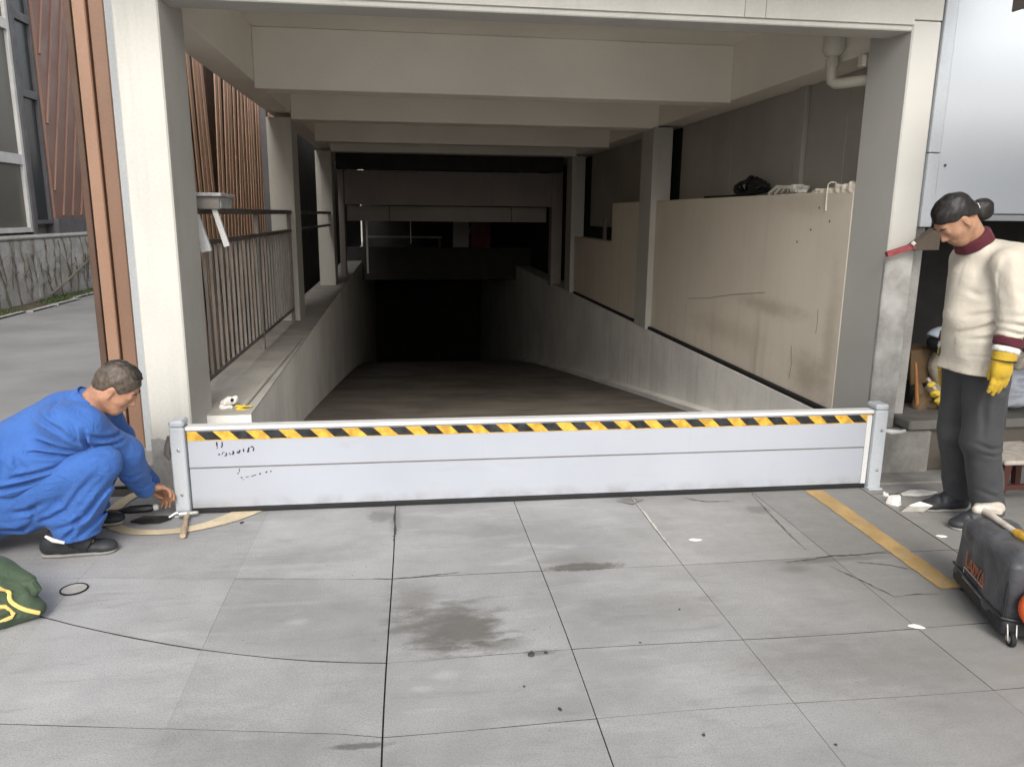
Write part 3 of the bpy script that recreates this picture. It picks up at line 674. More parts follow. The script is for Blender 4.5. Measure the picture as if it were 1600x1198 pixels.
gp = empty('edge_strip', (-1.55, 4.75, 0), 'slim pale grey metal strip standing between brown post and front column', 'metal strip')
box('strip', -1.60, -1.50, 4.72, 4.77, .12, 4.4, 'stripgrey', gp); box('base_block', -1.74, -1.44, 4.48, 4.8, -.02, .13, 'greyblock', gp, .015)

# ------------------------------------------------------------------ building on the far left, its wall and verge
nb = empty('neighbour_building', (-7, 15, 0), 'tall building with brown cladding and large framed windows above the old wall', 'building')
box('wall', -12, -6.9, 7, 40, 0, 10, 'greywall', nb, 0)
def window(y0, y1, z0, z1, gm, fm, fr=.07):
    f = MB(); X0, X1 = -6.86, -6.74
    f.box(X0, X1, y0, y0+fr, z0, z1); f.box(X0, X1, y1-fr, y1, z0, z1); f.box(X0, X1-.003, y0+fr, y1-fr, z0, z0+fr); f.box(X0, X1-.003, y0+fr, y1-fr, z1-fr, z1)
    fo = f.build('window', fm, nb); box('pane', -6.82, -6.80, y0+fr-.005, y1-fr+.005, z0+fr-.005, z1-fr+.005, gm, fo, 0); return fo
zs = [1.16, 2.42, 4.65, 6.8, 9]
for (y0, y1) in ((9.8, 11.6), (11.65, 13.5), (13.55, 15.25)):
    for a, b in zip(zs[:-1], zs[1:]): window(y0*1.0, y1, a, b, 'glass', 'frame', .085)
for a, b in zip([1.30, 3.6, 4.9, 7], [3.6, 4.9, 7, 9.5]): window(15.4, 16.1, a, b, 'darkglass', 'framedark', .07)
box('dark_reveal', -6.9, -6.72, 15.27, 15.39, 1.1, 10, 'framedark', nb)
box('cladding', -6.9, -6.7, 16.12, 30, 1.4, 10, 'cladding', nb); box('plinth', -6.9, -6.66, 16.12, 30, 1.1, 1.4, 'framedark', nb)
for k in range(26):
    y0 = 15.2+.42*k; a, b = (-6.685, y0, 1.45), (-6.685, y0+2.9, 9.9)
    # slanting battens, trimmed to the clad area
    if y0 < 16.2: f_ = (16.2-y0)/2.9; a = (-6.685, 16.2, 1.45+f_*8.45)
    MB().bar(a, b, .05, .035, (1, 0, 0)).build('batten', 'cladding', nb)
rw = empty('retaining_wall', (-6.4, 15, 0), 'weathered grey concrete wall with dead vines along the road', 'wall')
yy = [-5, 2, 8, 11.6, 14.2, 16.8, 20, 30, 40]
for a, b in zip(yy[:-1], yy[1:]): box('wall_section', -6.6, -6.3, a+.004, b-.004, -.02, 1.06, 'stone', rw, .015)
box('coping', -6.72, -6.28, -5, 40, 1.062, 1.12, 'concrete', rw, .02)
for k in range(26):
    y = 12.4+.19*k+random.uniform(-.08, .08); pts = []; yb = y
    hgt = random.uniform(.5, 1.05)
    for i in range(8):
        z = 1.06-hgt*i/7 if k % 2 else .02+hgt*i/7
        pts.append((-6.285, yb, z)); yb += random.uniform(-.06, .06)
    m = MB().tube(pts, [random.uniform(.006, .013) for _ in pts], 5)
    for _ in range(3):
        p = pts[random.randint(2, 5)]; m.tube([p, (p[0]+.01, p[1]+random.uniform(-.15, .15), p[2]+random.uniform(-.1, .15)), (p[0]+.01, p[1]+random.uniform(-.3, .3), p[2]+random.uniform(-.2, .25))], [.006, .005, .003], 4)
    tag(m.build('dead_vine', 'vine'), 'thin dead vine stem clinging to the weathered grey wall', 'vine', 'dead vines on the grey wall')
tag(MB().tube([(-6.25, 14.5, .1), (-6.2, 15.2, .32), (-6.27, 16.2, .55), (-6.28, 17, .85)], [.025, .02, .015, .008], 6).build('fallen_branch', 'vine'), 'dark branch slanting across the foot of the grey wall', 'branch')
vg = MB(); L = []
for i in range(41):
    y = 6+.4*i; L += [(-6.3, y, .03), (-5.95+.07*math.sin(y*2.1)+.05*math.sin(y*5.3)-(.04*(y-13) if y > 13 else 0), y, .006)]
vg.add(L, [(2*i, 2*i+1, 2*i+3, 2*i+2) for i in range(40)]); struct(vg.build('verge', 'soil'))
gr = MB()
MAT['grass'] = M('verge_grass', (.06, .095, .03), .9, .4, 9, 0)
for _ in range(3800):
    y = random.uniform(8, 20); x = -6.28+random.random()**1.3*.32; 
    if math.sin(y*1.3)+math.sin(y*3.1+1)+random.uniform(-1, 1) < -.5: continue
    h = random.uniform(.03, .11); a = random.uniform(0, 6.28); w = .006; dx, dy = math.cos(a)*w, math.sin(a)*w
    gr.add([(x-dx, y-dy, .005), (x+dx, y+dy, .005), (x+random.uniform(-.04, .05), y+random.uniform(-.05, .05), h)], [(0, 1, 2)])
go = link('verge_grass', gr.v, gr.f, 'grass'); go['kind'] = 'stuff'
ke = MB()
for k in range(9): 
    y = 9.0+.95*k; tag_x = -5.93+.05*math.sin(y*2)-(.04*(y-13) if y > 13 else 0); ke.add(*[[(tag_x, y, -.003), (tag_x+.1, y, -.003), (tag_x+.1, y+.9, .02), (tag_x, y+.9, .02), (tag_x, y, .02), (tag_x+.1, y, .02)], [(0, 1, 5, 4), (4, 5, 2, 3)]])
struct(ke.build('verge_edge', 'concrete'))
# closes the far end of the road
eb = empty('end_building', (-4, 45, 0), 'plain grey building closing the far end of the road', 'building')
box('wall', -14, 6, 44, 50, 0, 9, 'greywall', eb, 0); 
for k in range(5): w = box('window', -6+1.9*k, -4.6+1.9*k, 43.95, 44.0, 1.2, 3, 'darkglass', eb, 0)

# ------------------------------------------------------------------ work room with white panel on the right
sh = empty('side_kiosk', (3.6, 4.3, 0), 'white panelled kiosk with a dark open counter right of the pillar', 'kiosk')
px = [3.085, 4.15, 5.3, 6.5]
for a, b in zip(px[:-1], px[1:]): box('upper_panel', a+.002, b-.002, 4.30, 4.36, 1.585, 4.2, 'panelwhite', sh, .006)
box('panel_flange', 3.085, 6.5, 4.285, 4.38, 1.545, 1.58, 'stripgrey', sh)
box('corner_strip', 3.01, 3.083, 4.285, 4.36, 1.93, 4.2, 'alu2', sh, .004); box('corner_strip', 3.01, 3.083, 4.285, 4.36, 1.505, 1.925, 'alu2', sh, .004)
box('sill', 3.02, 6.5, 4.17, 4.75, .285, .345, 'sill', sh, .008)
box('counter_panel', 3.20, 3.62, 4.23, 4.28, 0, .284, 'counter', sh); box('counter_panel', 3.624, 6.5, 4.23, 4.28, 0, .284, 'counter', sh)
box('stone_base', 2.84, 3.196, 4.19, 4.295, -.02, .275, 'greyblock', sh, .012)
MB().prism([(2.75, 4.02), (3.42, 4.02), (3.42, 4.225), (2.75, 4.19)], 'z', -.02, .012).build('floor_strip', 'greyblock', sh)
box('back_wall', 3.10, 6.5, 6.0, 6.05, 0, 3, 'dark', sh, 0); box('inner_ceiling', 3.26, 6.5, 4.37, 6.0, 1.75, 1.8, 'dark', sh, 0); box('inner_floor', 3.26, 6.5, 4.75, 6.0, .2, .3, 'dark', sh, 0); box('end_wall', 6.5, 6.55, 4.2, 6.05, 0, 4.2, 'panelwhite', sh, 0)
bolt = MB().lathe((3.13, 4.299, 1.86), [(.008, 0), (.008, .006), (.004, .009)], 8, (0, -1, 0)).build('bolt', 'rail', sh)
# awning: its inner corner just shows at the top right of the view
aw = empty('awning', (4, 2, 2.5), 'dark awning corner jutting in high up over the woman', 'awning')
box('canopy', 2.875, 6.5, .9, 3.6, 2.53, 2.60, 'framedark', aw); box('edge_trim', 2.862, 2.874, .9, 3.6, 2.515, 2.612, 'rail', aw)
box('support_post', 6.3, 6.38, 1.0, 1.08, 0, 2.53, 'rail', aw); box('support_post', 6.3, 6.38, 3.4, 3.48, 0, 2.53, 'rail', aw)
# ================================================================== THINGS
# ------------------------------------------------------------------ the flood barrier across the ramp mouth
fb = empty('flood_barrier', (.75, 4.0, 0), 'low white aluminium flood barrier with hazard stripe across the ramp mouth', 'flood barrier')
BX0, BX1 = -1.146, 2.642
box('panel', BX0, BX1, 3.985, 4.03, .028, .2485, 'alu', fb, .003); box('panel', BX0, BX1, 3.983, 4.03, .2515, .452, 'alu', fb, .003)
box('bottom_seal', BX0, BX1, 3.978, 4.035, 0.002, .027, 'rubber', fb, .004)
box('top_cap', BX0-.005, BX1+.005, 3.972, 4.04, .453, .474, 'white', fb, .004)
tp = box('hazard_tape', BX0+.002, BX1-.004, 3.9815, 3.983, .398, .446, 'tapeyellow', fb, 0)
p_, x = .163, BX0+.05
while x < BX1-.10:
    w_ = p_*random.uniform(.47, .53); s_ = .047+random.uniform(-.004, .004)
    MB().prism([(x, .4462), (x+w_, .4462), (x+w_+s_, .402), (x+s_, .402)], 'y', 3.9802, 3.9822).build('stripe', 'tapeblack', tp)
    x += p_*random.uniform(.985, 1.015)
def post(x0, x1, mir):
    p = box('post', x0, x1, 3.95, 4.05, .0, .476, 'alu2', fb, .006)
    box('cap', x0-.001, x1+.001, 3.948, 4.054, .4765, .512, 'alu2', p, .010)
    for z in (.36, .12): MB().lathe(((x0+x1)/2+.004, 3.9495, z), [(.009, 0), (.009, .004), (.004, .006)], 6, (0, -1, 0)).build('bolt', 'steel', p, True)
    box('foot', x0-.004, x1+.004, 3.93, 4.07, 0, .012, 'alu2', p, .003)
    return p
pl = post(-1.222, -1.150, 1); pr = post(2.645, 2.722, -1)
MB().tube([(-1.235, 4.0, .42), (-1.245, 4.0, .37), (-1.25, 3.99, .33), (-1.235, 3.985, .30)], [.012, .02, .02, .01], 8).build('clamp_knob', 'rail', pl, True)
MB().tube([(2.725, 4.0, .345), (2.78, 3.99, .337), (2.83, 3.985, .338), (2.86, 3.98, .345)], [.012, .016, .010, .009], 8).build('clamp_handle', 'white', pr, True)
box('end_strip', 2.612, 2.641, 3.979, 3.984, .03, .44, 'white', fb, 0); box('seam_bead', BX0, BX1, 3.9815, 3.9848, .2487, .2513, 'rail_lt', fb, 0)
# pen marks on the panels
mk = MB(); O = (-1.0, 3.983, .375); U, V, Nn = (1, 0, 0), (0, 0, 1), (0, -1, 0)
def mks(m, pts, w): m.stroke(pts, w, O, U, V, Nn)
k = .00335*120/1597   # photograph millimetres per pixel of the close-up
def cu_(p): return [((q[0]-290)*k+.0, -(q[1]-170)*k+.012) for q in p]
for p, w in [([(290, 165), (292, 255)], .0075), ([(288, 285), (300, 292)], .009), ([(395, 165), (398, 235), (375, 285)], .0065), ([(305, 432), (335, 430)], .008), ([(375, 440), (390, 395), (430, 385)], .004), ([(460, 400), (468, 445), (430, 468)], .0065), ([(520, 400), (530, 430), (560, 440)], .004), ([(600, 365), (612, 410), (580, 440)], .0085), ([(680, 385), (695, 408), (720, 400), (740, 350)], .0085), ([(812, 325), (812, 390)], .0065), ([(925, 300), (890, 400), (925, 380)], .0075), ([(955, 295), (990, 275), (1018, 320), (1005, 380)], .006)]: mks(mk, cu_(p), w)
mk.build('pen_writing', 'ink', fb)
mk = MB(); O = (-1.0, 3.985, .375)
for p, w in [([(700, 750), (698, 830)], .003), ([(655, 862), (680, 848)], .005), ([(720, 955), (750, 945)], .006), ([(755, 990), (768, 996)], .004), ([(815, 950), (880, 930)], .003), ([(930, 930), (1030, 898)], .0035), ([(1095, 888), (1125, 872)], .007), ([(1225, 858), (1255, 835)], .0065), ([(1318, 838), (1345, 830)], .006)]: mks(mk, cu_(p), w)
mk.build('pen_writing', 'ink', fb)

# ------------------------------------------------------------------ pipe, stool, bracket, bits on the walls
dp = empty('drain_pipe', (2.78, 5.0, 2.4), 'cream plastic drain funnel and elbow under the right beam', 'drain pipe')
MB().lathe((2.775, 5.04, 2.585), [(.045, 0), (.07, .03), (.07, .125), (.062, .125), (.062, .04)], 16).build('funnel', 'pvc', dp, True)
MB().tube([(2.775, 5.04, 2.60), (2.775, 5.04, 2.47), (2.778, 5.03, 2.43), (2.79, 5.0, 2.41), (2.81, 4.95, 2.405), (2.91, 4.725, 2.40)], .034, 12).build('elbow', 'pvc', dp, True)
MB().lathe((2.775, 5.04, 2.515), [(.04, 0), (.04, .05)], 12).build('collar', 'pvc', dp, True)
tag(box('white_wedge', 2.80, 2.829, 4.725, 4.78, 2.47, 2.54, 'pvc'), 'small cream block under the beam beside the drain pipe', 'block')

st = empty('hung_stool', (-1.2, 5.0, 1.3), 'grey topped stool with two white legs hung over the railing', 'stool')
MB().add([], []).box(-1.30, -1.10, 4.90, 5.10, 1.640, 1.662, .004).build('top_board', 'greywood', st)
box('top_board', -1.30, -1.10, 5.104, 5.28, 1.636, 1.658, 'greywood', st)
box('apron', -1.285, -1.118, 4.925, 4.945, 1.565, 1.64, 'rail_lt', st); box('apron', -1.135, -1.115, 4.947, 5.25, 1.57, 1.638, 'greywood', st)
MB().bar((-1.275, 4.93, 1.60), (-1.218, 4.955, 1.315), .030, .028, (0, 1, 0), .062, .03).build('leg', 'white', st); MB().bar((-1.165, 4.96, 1.60), (-1.102, 4.98, 1.345), .028, .026, (0, 1, 0), .034, .026).build('leg', 'white', st)
box('hanger', -1.30, -1.24, 4.98, 5.02, 1.575, 1.64, 'rail', st)

br = empty('wall_bracket', (2.97, 4.28, 1.37), 'brown flap with a dull red bar sticking out of the pillar', 'bracket')
MB().prism([(2.925, 1.39), (3.07, 1.50), (3.105, 1.50), (3.105, 1.375), (2.96, 1.372)], 'y', 4.225, 4.285).build('flap', 'bracket', br)
MB().bar((2.80, 4.262, 1.345), (2.955, 4.24, 1.398), .028, .034, (0, 1, 0)).build('bar', 'redbar', br); MB().tube([(2.93, 4.222, 1.405), (2.94, 4.215, 1.42)], .012, 7).build('pin', 'paper', br)

# on top of the half wall
cb = MB(); 
def loop(c, rx, rz_, tilt, n=14, ph=0): return [(c[0]+.05*math.sin(i*.9+ph), c[1]+rx*math.cos(2*math.pi*i/n), c[2]+rz_*(math.sin(2*math.pi*i/n)+1)+tilt*math.cos(2*math.pi*i/n)) for i in range(n+1)]
for q in range(6): cb.tube(loop((2.94, 6.45+.03*q, 1.745), .26-.025*q, .035+.008*q, -.025, ph=q), .013, 6)
cb.tube([(2.93, 6.7, 1.74), (2.92, 6.95, 1.738), (2.91, 7.2, 1.738), (2.9, 7.45, 1.738)], .012, 6)
tag(cb.build('cable_coil', 'rubber', None, True), 'black cable coil lying on top of the cream half wall', 'cable')
wr = MB()
for q in range(4): wr.tube([(2.90+.02*q, 6.06-.07*q, 1.74), (2.90, 5.93-.07*q, 1.79-.004*q), (2.91+.02*q, 5.72-.05*q, 1.775), (2.9, 5.60-.04*q, 1.745)], .014, 6)
tag(wr.build('white_rope', 'paper', None, True), 'bundle of white straps beside the black cable on the half wall', 'straps')
tag(MB().box(2.9, 2.99, 5.66, 5.72, 1.74, 1.80, .008).build('white_box', 'paper'), 'small white box among the straps on the half wall', 'box')
# scraps on the ledge behind the left column
sm = SDF((-1.2, 4.62, .36), (-.93, 4.98, .5), .006); sm.cap((-1.14, 4.80, .395), (-1.085, 4.80, .415), .026, .030, .01); sm.cap((-1.15, 4.75, .385), (-1.09, 4.74, .385), .018, .012, .01); sm.wob(.004, 70, 2)
o_ = empty('plaster_bag', (-1.12, 4.78, .37), 'crumpled white wrapper with a black spot on the ramp ledge', 'wrapper'); sm.build('wrapper', 'paper', o_); MB().lathe((-1.088, 4.772, .423), [(.012, 0), (.008, .004)], 10, (.3, -.9, .2)).build('spot', 'rubber', o_)
ys_ = SDF((-1.12, 4.60, .365), (-.93, 4.86, .44), .005); ys_.cap((-1.05, 4.72, .395), (-.97, 4.74, .392), .016, .012, .01, flat=((0, 0, 1), 1.8)); ys_.cap((-1.04, 4.70, .385), (-.99, 4.69, .38), .013, .008, .01); ys_.wob(.003, 90, 5)
tag(ys_.build('yellow_rag', 'yellowscrap'), 'crumpled yellow rag on the ledge behind the barrier', 'rag')

# ------------------------------------------------------------------ tools by the left post
tr = empty('trowel', (-1.3, 3.89, 0), 'black flat trowel lying on the paving by the left post', 'trowel')
MB().prism([(-1.425, 3.885), (-1.385, 3.955), (-1.27, 3.945), (-1.235, 3.925), (-1.235, 3.905), (-1.275, 3.86), (-1.36, 3.855)], 'z', .006, .011).build('blade', 'blacksteel', tr)
MB().tube([(-1.245, 3.915, .012), (-1.215, 3.925, .03), (-1.195, 3.93, .028)], .006, 6).build('neck', 'steel', tr, True); MB().tube([(-1.20, 3.93, .026), (-1.16, 3.935, .026)], [.012, .011], 8).build('handle', 'steel', tr, True)
hm = empty('hammer', (-1.13, 3.75, 0), 'small hammer with worn wooden handle lying at the left post foot', 'hammer')
h_ = SDF((-1.24, 3.84, 0), (-1.08, 3.99, .08), .004); h_.cyl((-1.20, 3.915, .026), (-1.155, 3.922, .026), .017, .004); h_.cap((-1.15, 3.922, .026), (-1.11, 3.932, .026), .014, .009, .01); h_.build('head', 'steel', hm)
MB().tube([(-1.155, 3.935, .026), (-1.148, 3.86, .022), (-1.128, 3.76, .018), (-1.112, 3.68, .017), (-1.108, 3.655, .017)], [.011, .012, .0145, .016, .014], 9).build('handle', 'wood', hm, True)
bs = empty('hand_brush', (-1.4, 4.0, 0), 'dark handled scraper under the crouching man\'s hand', 'scraper')
MB().tube([(-1.50, 3.935, .045), (-1.44, 3.945, .05), (-1.35, 3.955, .05), (-1.325, 3.96, .052)], [.012, .022, .022, .012], 8).build('handle', 'blacksteel', bs, True); MB().lathe((-1.33, 3.96, .052), [(.017, 0), (.017, .018), (.008, .024)], 8, (.95, .1, .1)).build('ferrule', 'white', bs, True)
MB().prism([(-1.55, 3.90), (-1.49, 3.92), (-1.49, 3.955), (-1.55, 3.96)], 'z', .0, .05).build('blade', 'blacksteel', bs)

dl = empty('round_drain', (-1.41, 3.165, 0), 'round grey lid with a black rim let into the paving', 'drain')
MB().lathe((-1.412, 3.17, .002), [(.054, 0), (.054, .004), (.0485, .004), (.0485, .0)], 28).build('rim', 'rubber', dl); MB().lathe((-1.412, 3.17, .0015), [(.048, 0), (.048, .002), (.0, .0022)], 28).build('plate', 'concrete', dl)

# ------------------------------------------------------------------ green bag, bottom left
gb = empty('green_bag', (-1.75, 2.95, 0), 'dark green canvas bag with yellow piping at the left edge', 'bag')
s = SDF((-2.15, 2.6, -.01), (-1.36, 3.3, .42), .007)
s.cap((-2.0, 2.98, .19), (-1.62, 2.97, .15), .165, .085, .03); s.cap((-1.9, 2.95, .10), (-1.50, 2.93, .055), .11, .05, .05); s.cap((-1.60, 2.97, .19), (-1.475, 2.96, .15), .045, .030, .04); s.cap((-1.52, 2.95, .10), (-1.445, 2.93, .05), .04, .028, .03); s.cap((-2.0, 2.82, .12), (-1.55, 2.87, .05), .09, .045, .05)
s.crease([(-1.9, 2.86, .3), (-1.7, 2.88, .24), (-1.55, 2.9, .19)], .025, .012); s.crease([(-1.75, 2.85, .22), (-1.6, 2.87, .15), (-1.5, 2.89, .13)], .02, .01); s.crease([(-1.62, 2.86, .17), (-1.56, 2.87, .1), (-1.48, 2.89, .08)], .015, .008)
for pts_, w_, d_ in [([(-1.9, .30), (-1.75, .27), (-1.6, .20), (-1.5, .15)], .010, .016), ([(-1.72, .24), (-1.62, .17), (-1.55, .12)], .009, .014), ([(-1.6, .20), (-1.55, .14), (-1.47, .09)], .008, .012), ([(-1.85, .2), (-1.7, .16), (-1.58, .09)], .011, .014), ([(-1.66, .09), (-1.56, .06), (-1.47, .05)], .008, .010)]: s.fold(pts_, w_, d_, 3.2)
s.wob(.005, 26, 4); s.clip((0, 0, .003), (0, 0, -1)); bagmesh = s.build('body', 'greenbag', gb)
MB().tube([(-1.485, 2.935, .155), (-1.452, 2.93, .150), (-1.44, 2.928, .125), (-1.45, 2.93, .11)], [.016, .02, .02, .014], 8).build('strap_tab', 'greenbag', gb, True)
def drape(pts, dirv, off, me=bagmesh):
    """lie points on the bag's skin by casting from outside"""
    dg = bpy.context.evaluated_depsgraph_get(); out = []
    wl = world_loc(me); 
    from mathutils.bvhtree import BVHTree
    bv = BVHTree.FromPolygons([v.co+wl for v in me.data.vertices], [p.vertices[:] for p in me.data.polygons])
    for p in pts:
        h = bv.ray_cast(Vector(p), Vector(dirv))
        out.append(tuple(h[0]+h[1]*off) if h[0] is not None else tuple(Vector(p)+Vector(dirv)*.3))
    return out
tow = Vector((0.06, .93, -.36)).normalized()
def through(px_, py_, d=1.6):   # a point in front of the bag, in the bag's own neighbourhood
    return None
seam = [(-1.80, 2.55, .42), (-1.71, 2.55, .36), (-1.62, 2.55, .315), (-1.555, 2.55, .275), (-1.545, 2.55, .235), (-1.51, 2.55, .205), (-1.455, 2.55, .180)]
seam = [tuple(p) for p in chaikin(seam, 2)]
MB().tube(drape(seam, tow, .003), .0085, 7).build('piping', 'piping', gb, True)
pk = [(-1.70, 2.5, .245), (-1.555, 2.5, .232), (-1.53, 2.5, .205), (-1.535, 2.5, .19), (-1.60, 2.5, .163), (-1.70, 2.5, .155)]
MB().tube(drape(pk, tow, .004), .008, 7).build('pocket_piping', 'piping', gb, True)
pv = drape([(-1.70, 2.5, .238), (-1.56, 2.5, .225), (-1.54, 2.5, .2), (-1.60, 2.5, .172), (-1.70, 2.5, .163)], tow, .004); MB().add(pv, [(0, 1, 2, 3, 4)]).build('pocket', 'brownpatch', gb)

# ------------------------------------------------------------------ black tool bag, right
bb = empty('tool_bag', (2.33, 2.5, 0), 'black wheeled tool bag with orange lettering at the right edge', 'tool bag')
A = np.array((2.322, 2.80, 0.)); B = np.array((2.175, 2.345, 0.)); dv = (B-A)/np.linalg.norm(B-A); wv = np.array((-dv[1], dv[0], 0)); 
if wv[0] < 0: wv = -wv
L_ = np.linalg.norm(B-A); W_ = .20; Zu = np.array((0, 0, 1.))
def bp(a, b, c): return A+dv*a+wv*b+Zu*c      # along, across (away from the visible side), up
ax3 = [dv, wv, Zu]
lo = np.minimum.reduce([bp(0, 0, 0), bp(L_, W_, 0), bp(0, W_, 0), bp(L_, 0, 0)])-.05; hi = np.maximum.reduce([bp(0, 0, .4), bp(L_, W_, .4), bp(0, W_, .4), bp(L_, 0, .4)])+.03
s = SDF(lo, hi, .006); s.rbox(bp(L_/2, W_/2, .185), (L_/2, W_/2, .135), ax3, .024, .0); s.rbox(bp(L_/2+.01, W_/2, .29), (L_/2-.04, W_/2-.02, .055), ax3, .04, .05)
s.crease([bp(.05, .02, .29), bp(.2, .01, .25), bp(.36, .02, .28)], .02, .009); s.crease([bp(.02, .0, .24), bp(.14, -.002, .2), bp(.2, 0, .12)], .018, .006); s.crease([bp(.3, .0, .29), bp(.4, -.002, .22)], .015, .006); s.crease([bp(.15, .03, .31), bp(.3, .05, .33)], .02, .01)
s.wob(.004, 26, 8); s.build('body', 'blackbag', bb)
s = SDF(lo, hi, .006); s.rbox(bp(L_/2, W_/2, .062), (L_/2+.008, W_/2+.006, .036), ax3, .02, 0); s.build('base', 'bagbase', bb)
rimp = [bp(-.006, -.004, .102), bp(L_/2, -.012, .100), bp(L_+.004, -.005, .102), bp(L_+.012, .02, .102), bp(L_+.012, W_, .102)]
MB().tube(rimp, .006, 6).build('rim', 'blacksteel', bb, True)
MB().tube([bp(L_-.01, .006, .27), bp(L_-.002, 0.0, .2), bp(L_-.002, 0, .1)], .005, 6).build('edge_piping', 'blacksteel', bb, True)
for b in (.03, .165):
    c = bp(L_+.018, b, .028)
    MB().lathe(c-wv*.009, [(.008, 0), (.027, .001), (.028, .005), (.028, .013), (.027, .017), (.008, .018)], 16, tuple(wv)).build('wheel', 'rubber', bb, True); MB().lathe(c-wv*.0105, [(.015, 0), (.015, .021)], 12, tuple(wv)).build('hub', 'steel', bb, True)
    m = MB(); 
    for sgn in (-1, 1): m.bar(c+wv*sgn*.014+np.array((0, 0, -.004)), bp(L_-.0, b+sgn*.016, .08), .018, .004, tuple(wv))
    m.build('fork', 'steel', bb)
for b in (.03, .165): MB().lathe(bp(.05, b, 0), [(.014, 0), (.014, .02)], 10).build('foot', 'rubber', bb)
# lettering panel
lp = MB(); lo_ = bp(.10, -.0065, .0)
def onp(u, v): return (u, v)
n_ = -wv
MB().stroke([(0, .085), (.0, .132), (.19, .132), (.19, .085), (0, .085)], .0018, bp(.105, -.004, 0), dv, Zu, n_).build('label_border', 'paper', bb)
let = MB(); LO = bp(.105, -.0045, .0)
for p in [[(.012, .205), (.012, .150), (.042, .142)], [(.040, .135), (.058, .188), (.078, .135)], [(.046, .153), (.070, .153)], [(.088, .185), (.088, .135), (.108, .140), (.116, .162), (.106, .182), (.088, .185)], [(.122, .186), (.138, .158), (.156, .190)], [(.138, .158), (.136, .128)], [(.156, .126), (.174, .184), (.196, .12)], [(.163, .148), (.188, .146)]]:
    let.stroke(p, .0085, LO, dv, Zu, n_)
let.build('lettering', 'orange', bb)
# hammer resting on the bag, orange casing at its end
bh = empty('lump_hammer', (2.3, 2.55, .33), 'pale hammer with yellow grip resting on the black bag', 'hammer')
s = SDF(bp(.03, .0, .3)-.16, bp(.03, .1, .45)+.16, .005); s.cap(bp(.05, .035, .368), bp(.005, .135, .366), .02, .025, .0); s.rbox(bp(.03, .085, .366), (.026, .05, .018), ax3, .01, .01); s.build('head', 'palewood', bh)
MB().tube([bp(.06, .06, .368), bp(.17, .085, .360), bp(.255, .10, .357)], [.014, .013, .013], 10).build('handle', 'palewood', bh, True); MB().tube([bp(.25, .10, .357), bp(.275, .104, .358), bp(.34, .12, .355), bp(.42, .135, .352)], [.014, .019, .019, .016], 10).build('grip', 'tapeyellow', bh, True)
oc = empty('orange_casing', tuple(bp(L_+.04, .11, .17)), 'round orange plastic casing against the end of the black bag', 'casing')
cc = bp(L_+.045, .115, .172)
MB().lathe(cc-dv*.03, [(.0, -.004), (.035, 0), (.078, .006), (.088, .018), (.088, .045), (.078, .058), (.03, .064), (0, .064)], 32, tuple(dv)).build('shell', 'orangeplastic', oc, True)
MB().tube([cc+np.array((0, 0, .085)), cc+dv*.0+wv*.03+np.array((0, 0, .12)), cc+wv*.08+np.array((0, 0, .1)), cc+wv*.09+np.array((0, 0, .03))], .009, 8).build('handle', 'rubber', oc, True); MB().tube([cc+np.array((0, 0, -.085)), cc+np.array((0, 0, -.168))], .012, 8).build('leg', 'rubber', oc, True)

# ------------------------------------------------------------------ things on and in the kiosk counter
def soft(name, mat, parts, lo, hi, h=.008, wob=(.006, 25, 1), parent=None, creases=()):
    s = SDF(lo, hi, h)
    for p in parts: s.ell(p[0], p[1], None, p[2] if len(p) > 2 else .03)
    for c in creases: s.crease(*c)
    s.wob(*wob); return s.build(name, mat, parent)
b1 = soft('sack', 'sack', [((3.50, 4.50, .43), (.14, .14, .10)), ((3.54, 4.5, .39), (.15, .15, .06))], (3.3, 4.3, .345), (3.75, 4.7, .6), creases=[([(3.4, 4.36, .5), (3.5, 4.35, .44)], .02, .01)]); tag(b1, 'pale sack lying lowest on the dark counter beside the woman', 'sack')
b2 = soft('sack', 'sack', [((3.46, 4.52, .62), (.09, .12, .15)), ((3.45, 4.52, .76), (.07, .09, .07))], (3.3, 4.3, .46), (3.75, 4.7, .9), wob=(.007, 22, 5)); tag(b2, 'upright beige sack stacked on the pale sack under the helmet', 'sack')
hl = empty('helmet', (3.37, 4.45, .8), 'pale blue and black helmet on the beige sack in the counter', 'helmet')
s = SDF((3.2, 4.25, .68), (3.6, 4.7, .98), .006); s.ell((3.40, 4.46, .80), (.115, .11, .085)); s.clip((3.40, 4.46, .775), (-.45, 0, -.9)); s.build('shell', 'helmetwhite', hl)
s = SDF((3.2, 4.25, .68), (3.6, 4.7, .98), .006); s.ell((3.405, 4.46, .80), (.120, .115, .09)); s.clip((3.415, 4.46, .79), (-.9, 0, .3)); s.clip((3.45, 4.46, .79), (.9, 0, -.3)); s.build('band', 'rubber', hl)
s = SDF((3.2, 4.25, .68), (3.6, 4.7, .98), .006); s.ell((3.40, 4.46, .775), (.105, .1, .07)); s.clip((3.40, 4.46, .765), (.45, 0, .9)); s.build('lining', 'rubber', hl)
bx = empty('cardboard_box', (3.36, 4.62, .55), 'brown open box tilted behind the orange stick', 'box')
MB().bar((3.35, 4.66, .52), (3.33, 4.66, .72), .17, .2, (0, 1, 0)).build('body', 'card', bx); MB().bar((3.26, 4.56, .53), (3.44, 4.56, .56), .012, .10, (0, 0, 1)).build('flap', 'card', bx); MB().bar((3.35, 4.66, .346), (3.35, 4.66, .52), .1, .12, (0, 1, 0)).build('stand', 'dark', bx)
tag(MB().tube([(3.262, 4.45, .345), (3.25, 4.47, .5), (3.238, 4.49, .645)], [.012, .011, .008], 8).build('orange_stick', 'orangewood', None, True), 'orange wooden stick leaning upright inside the counter', 'stick')
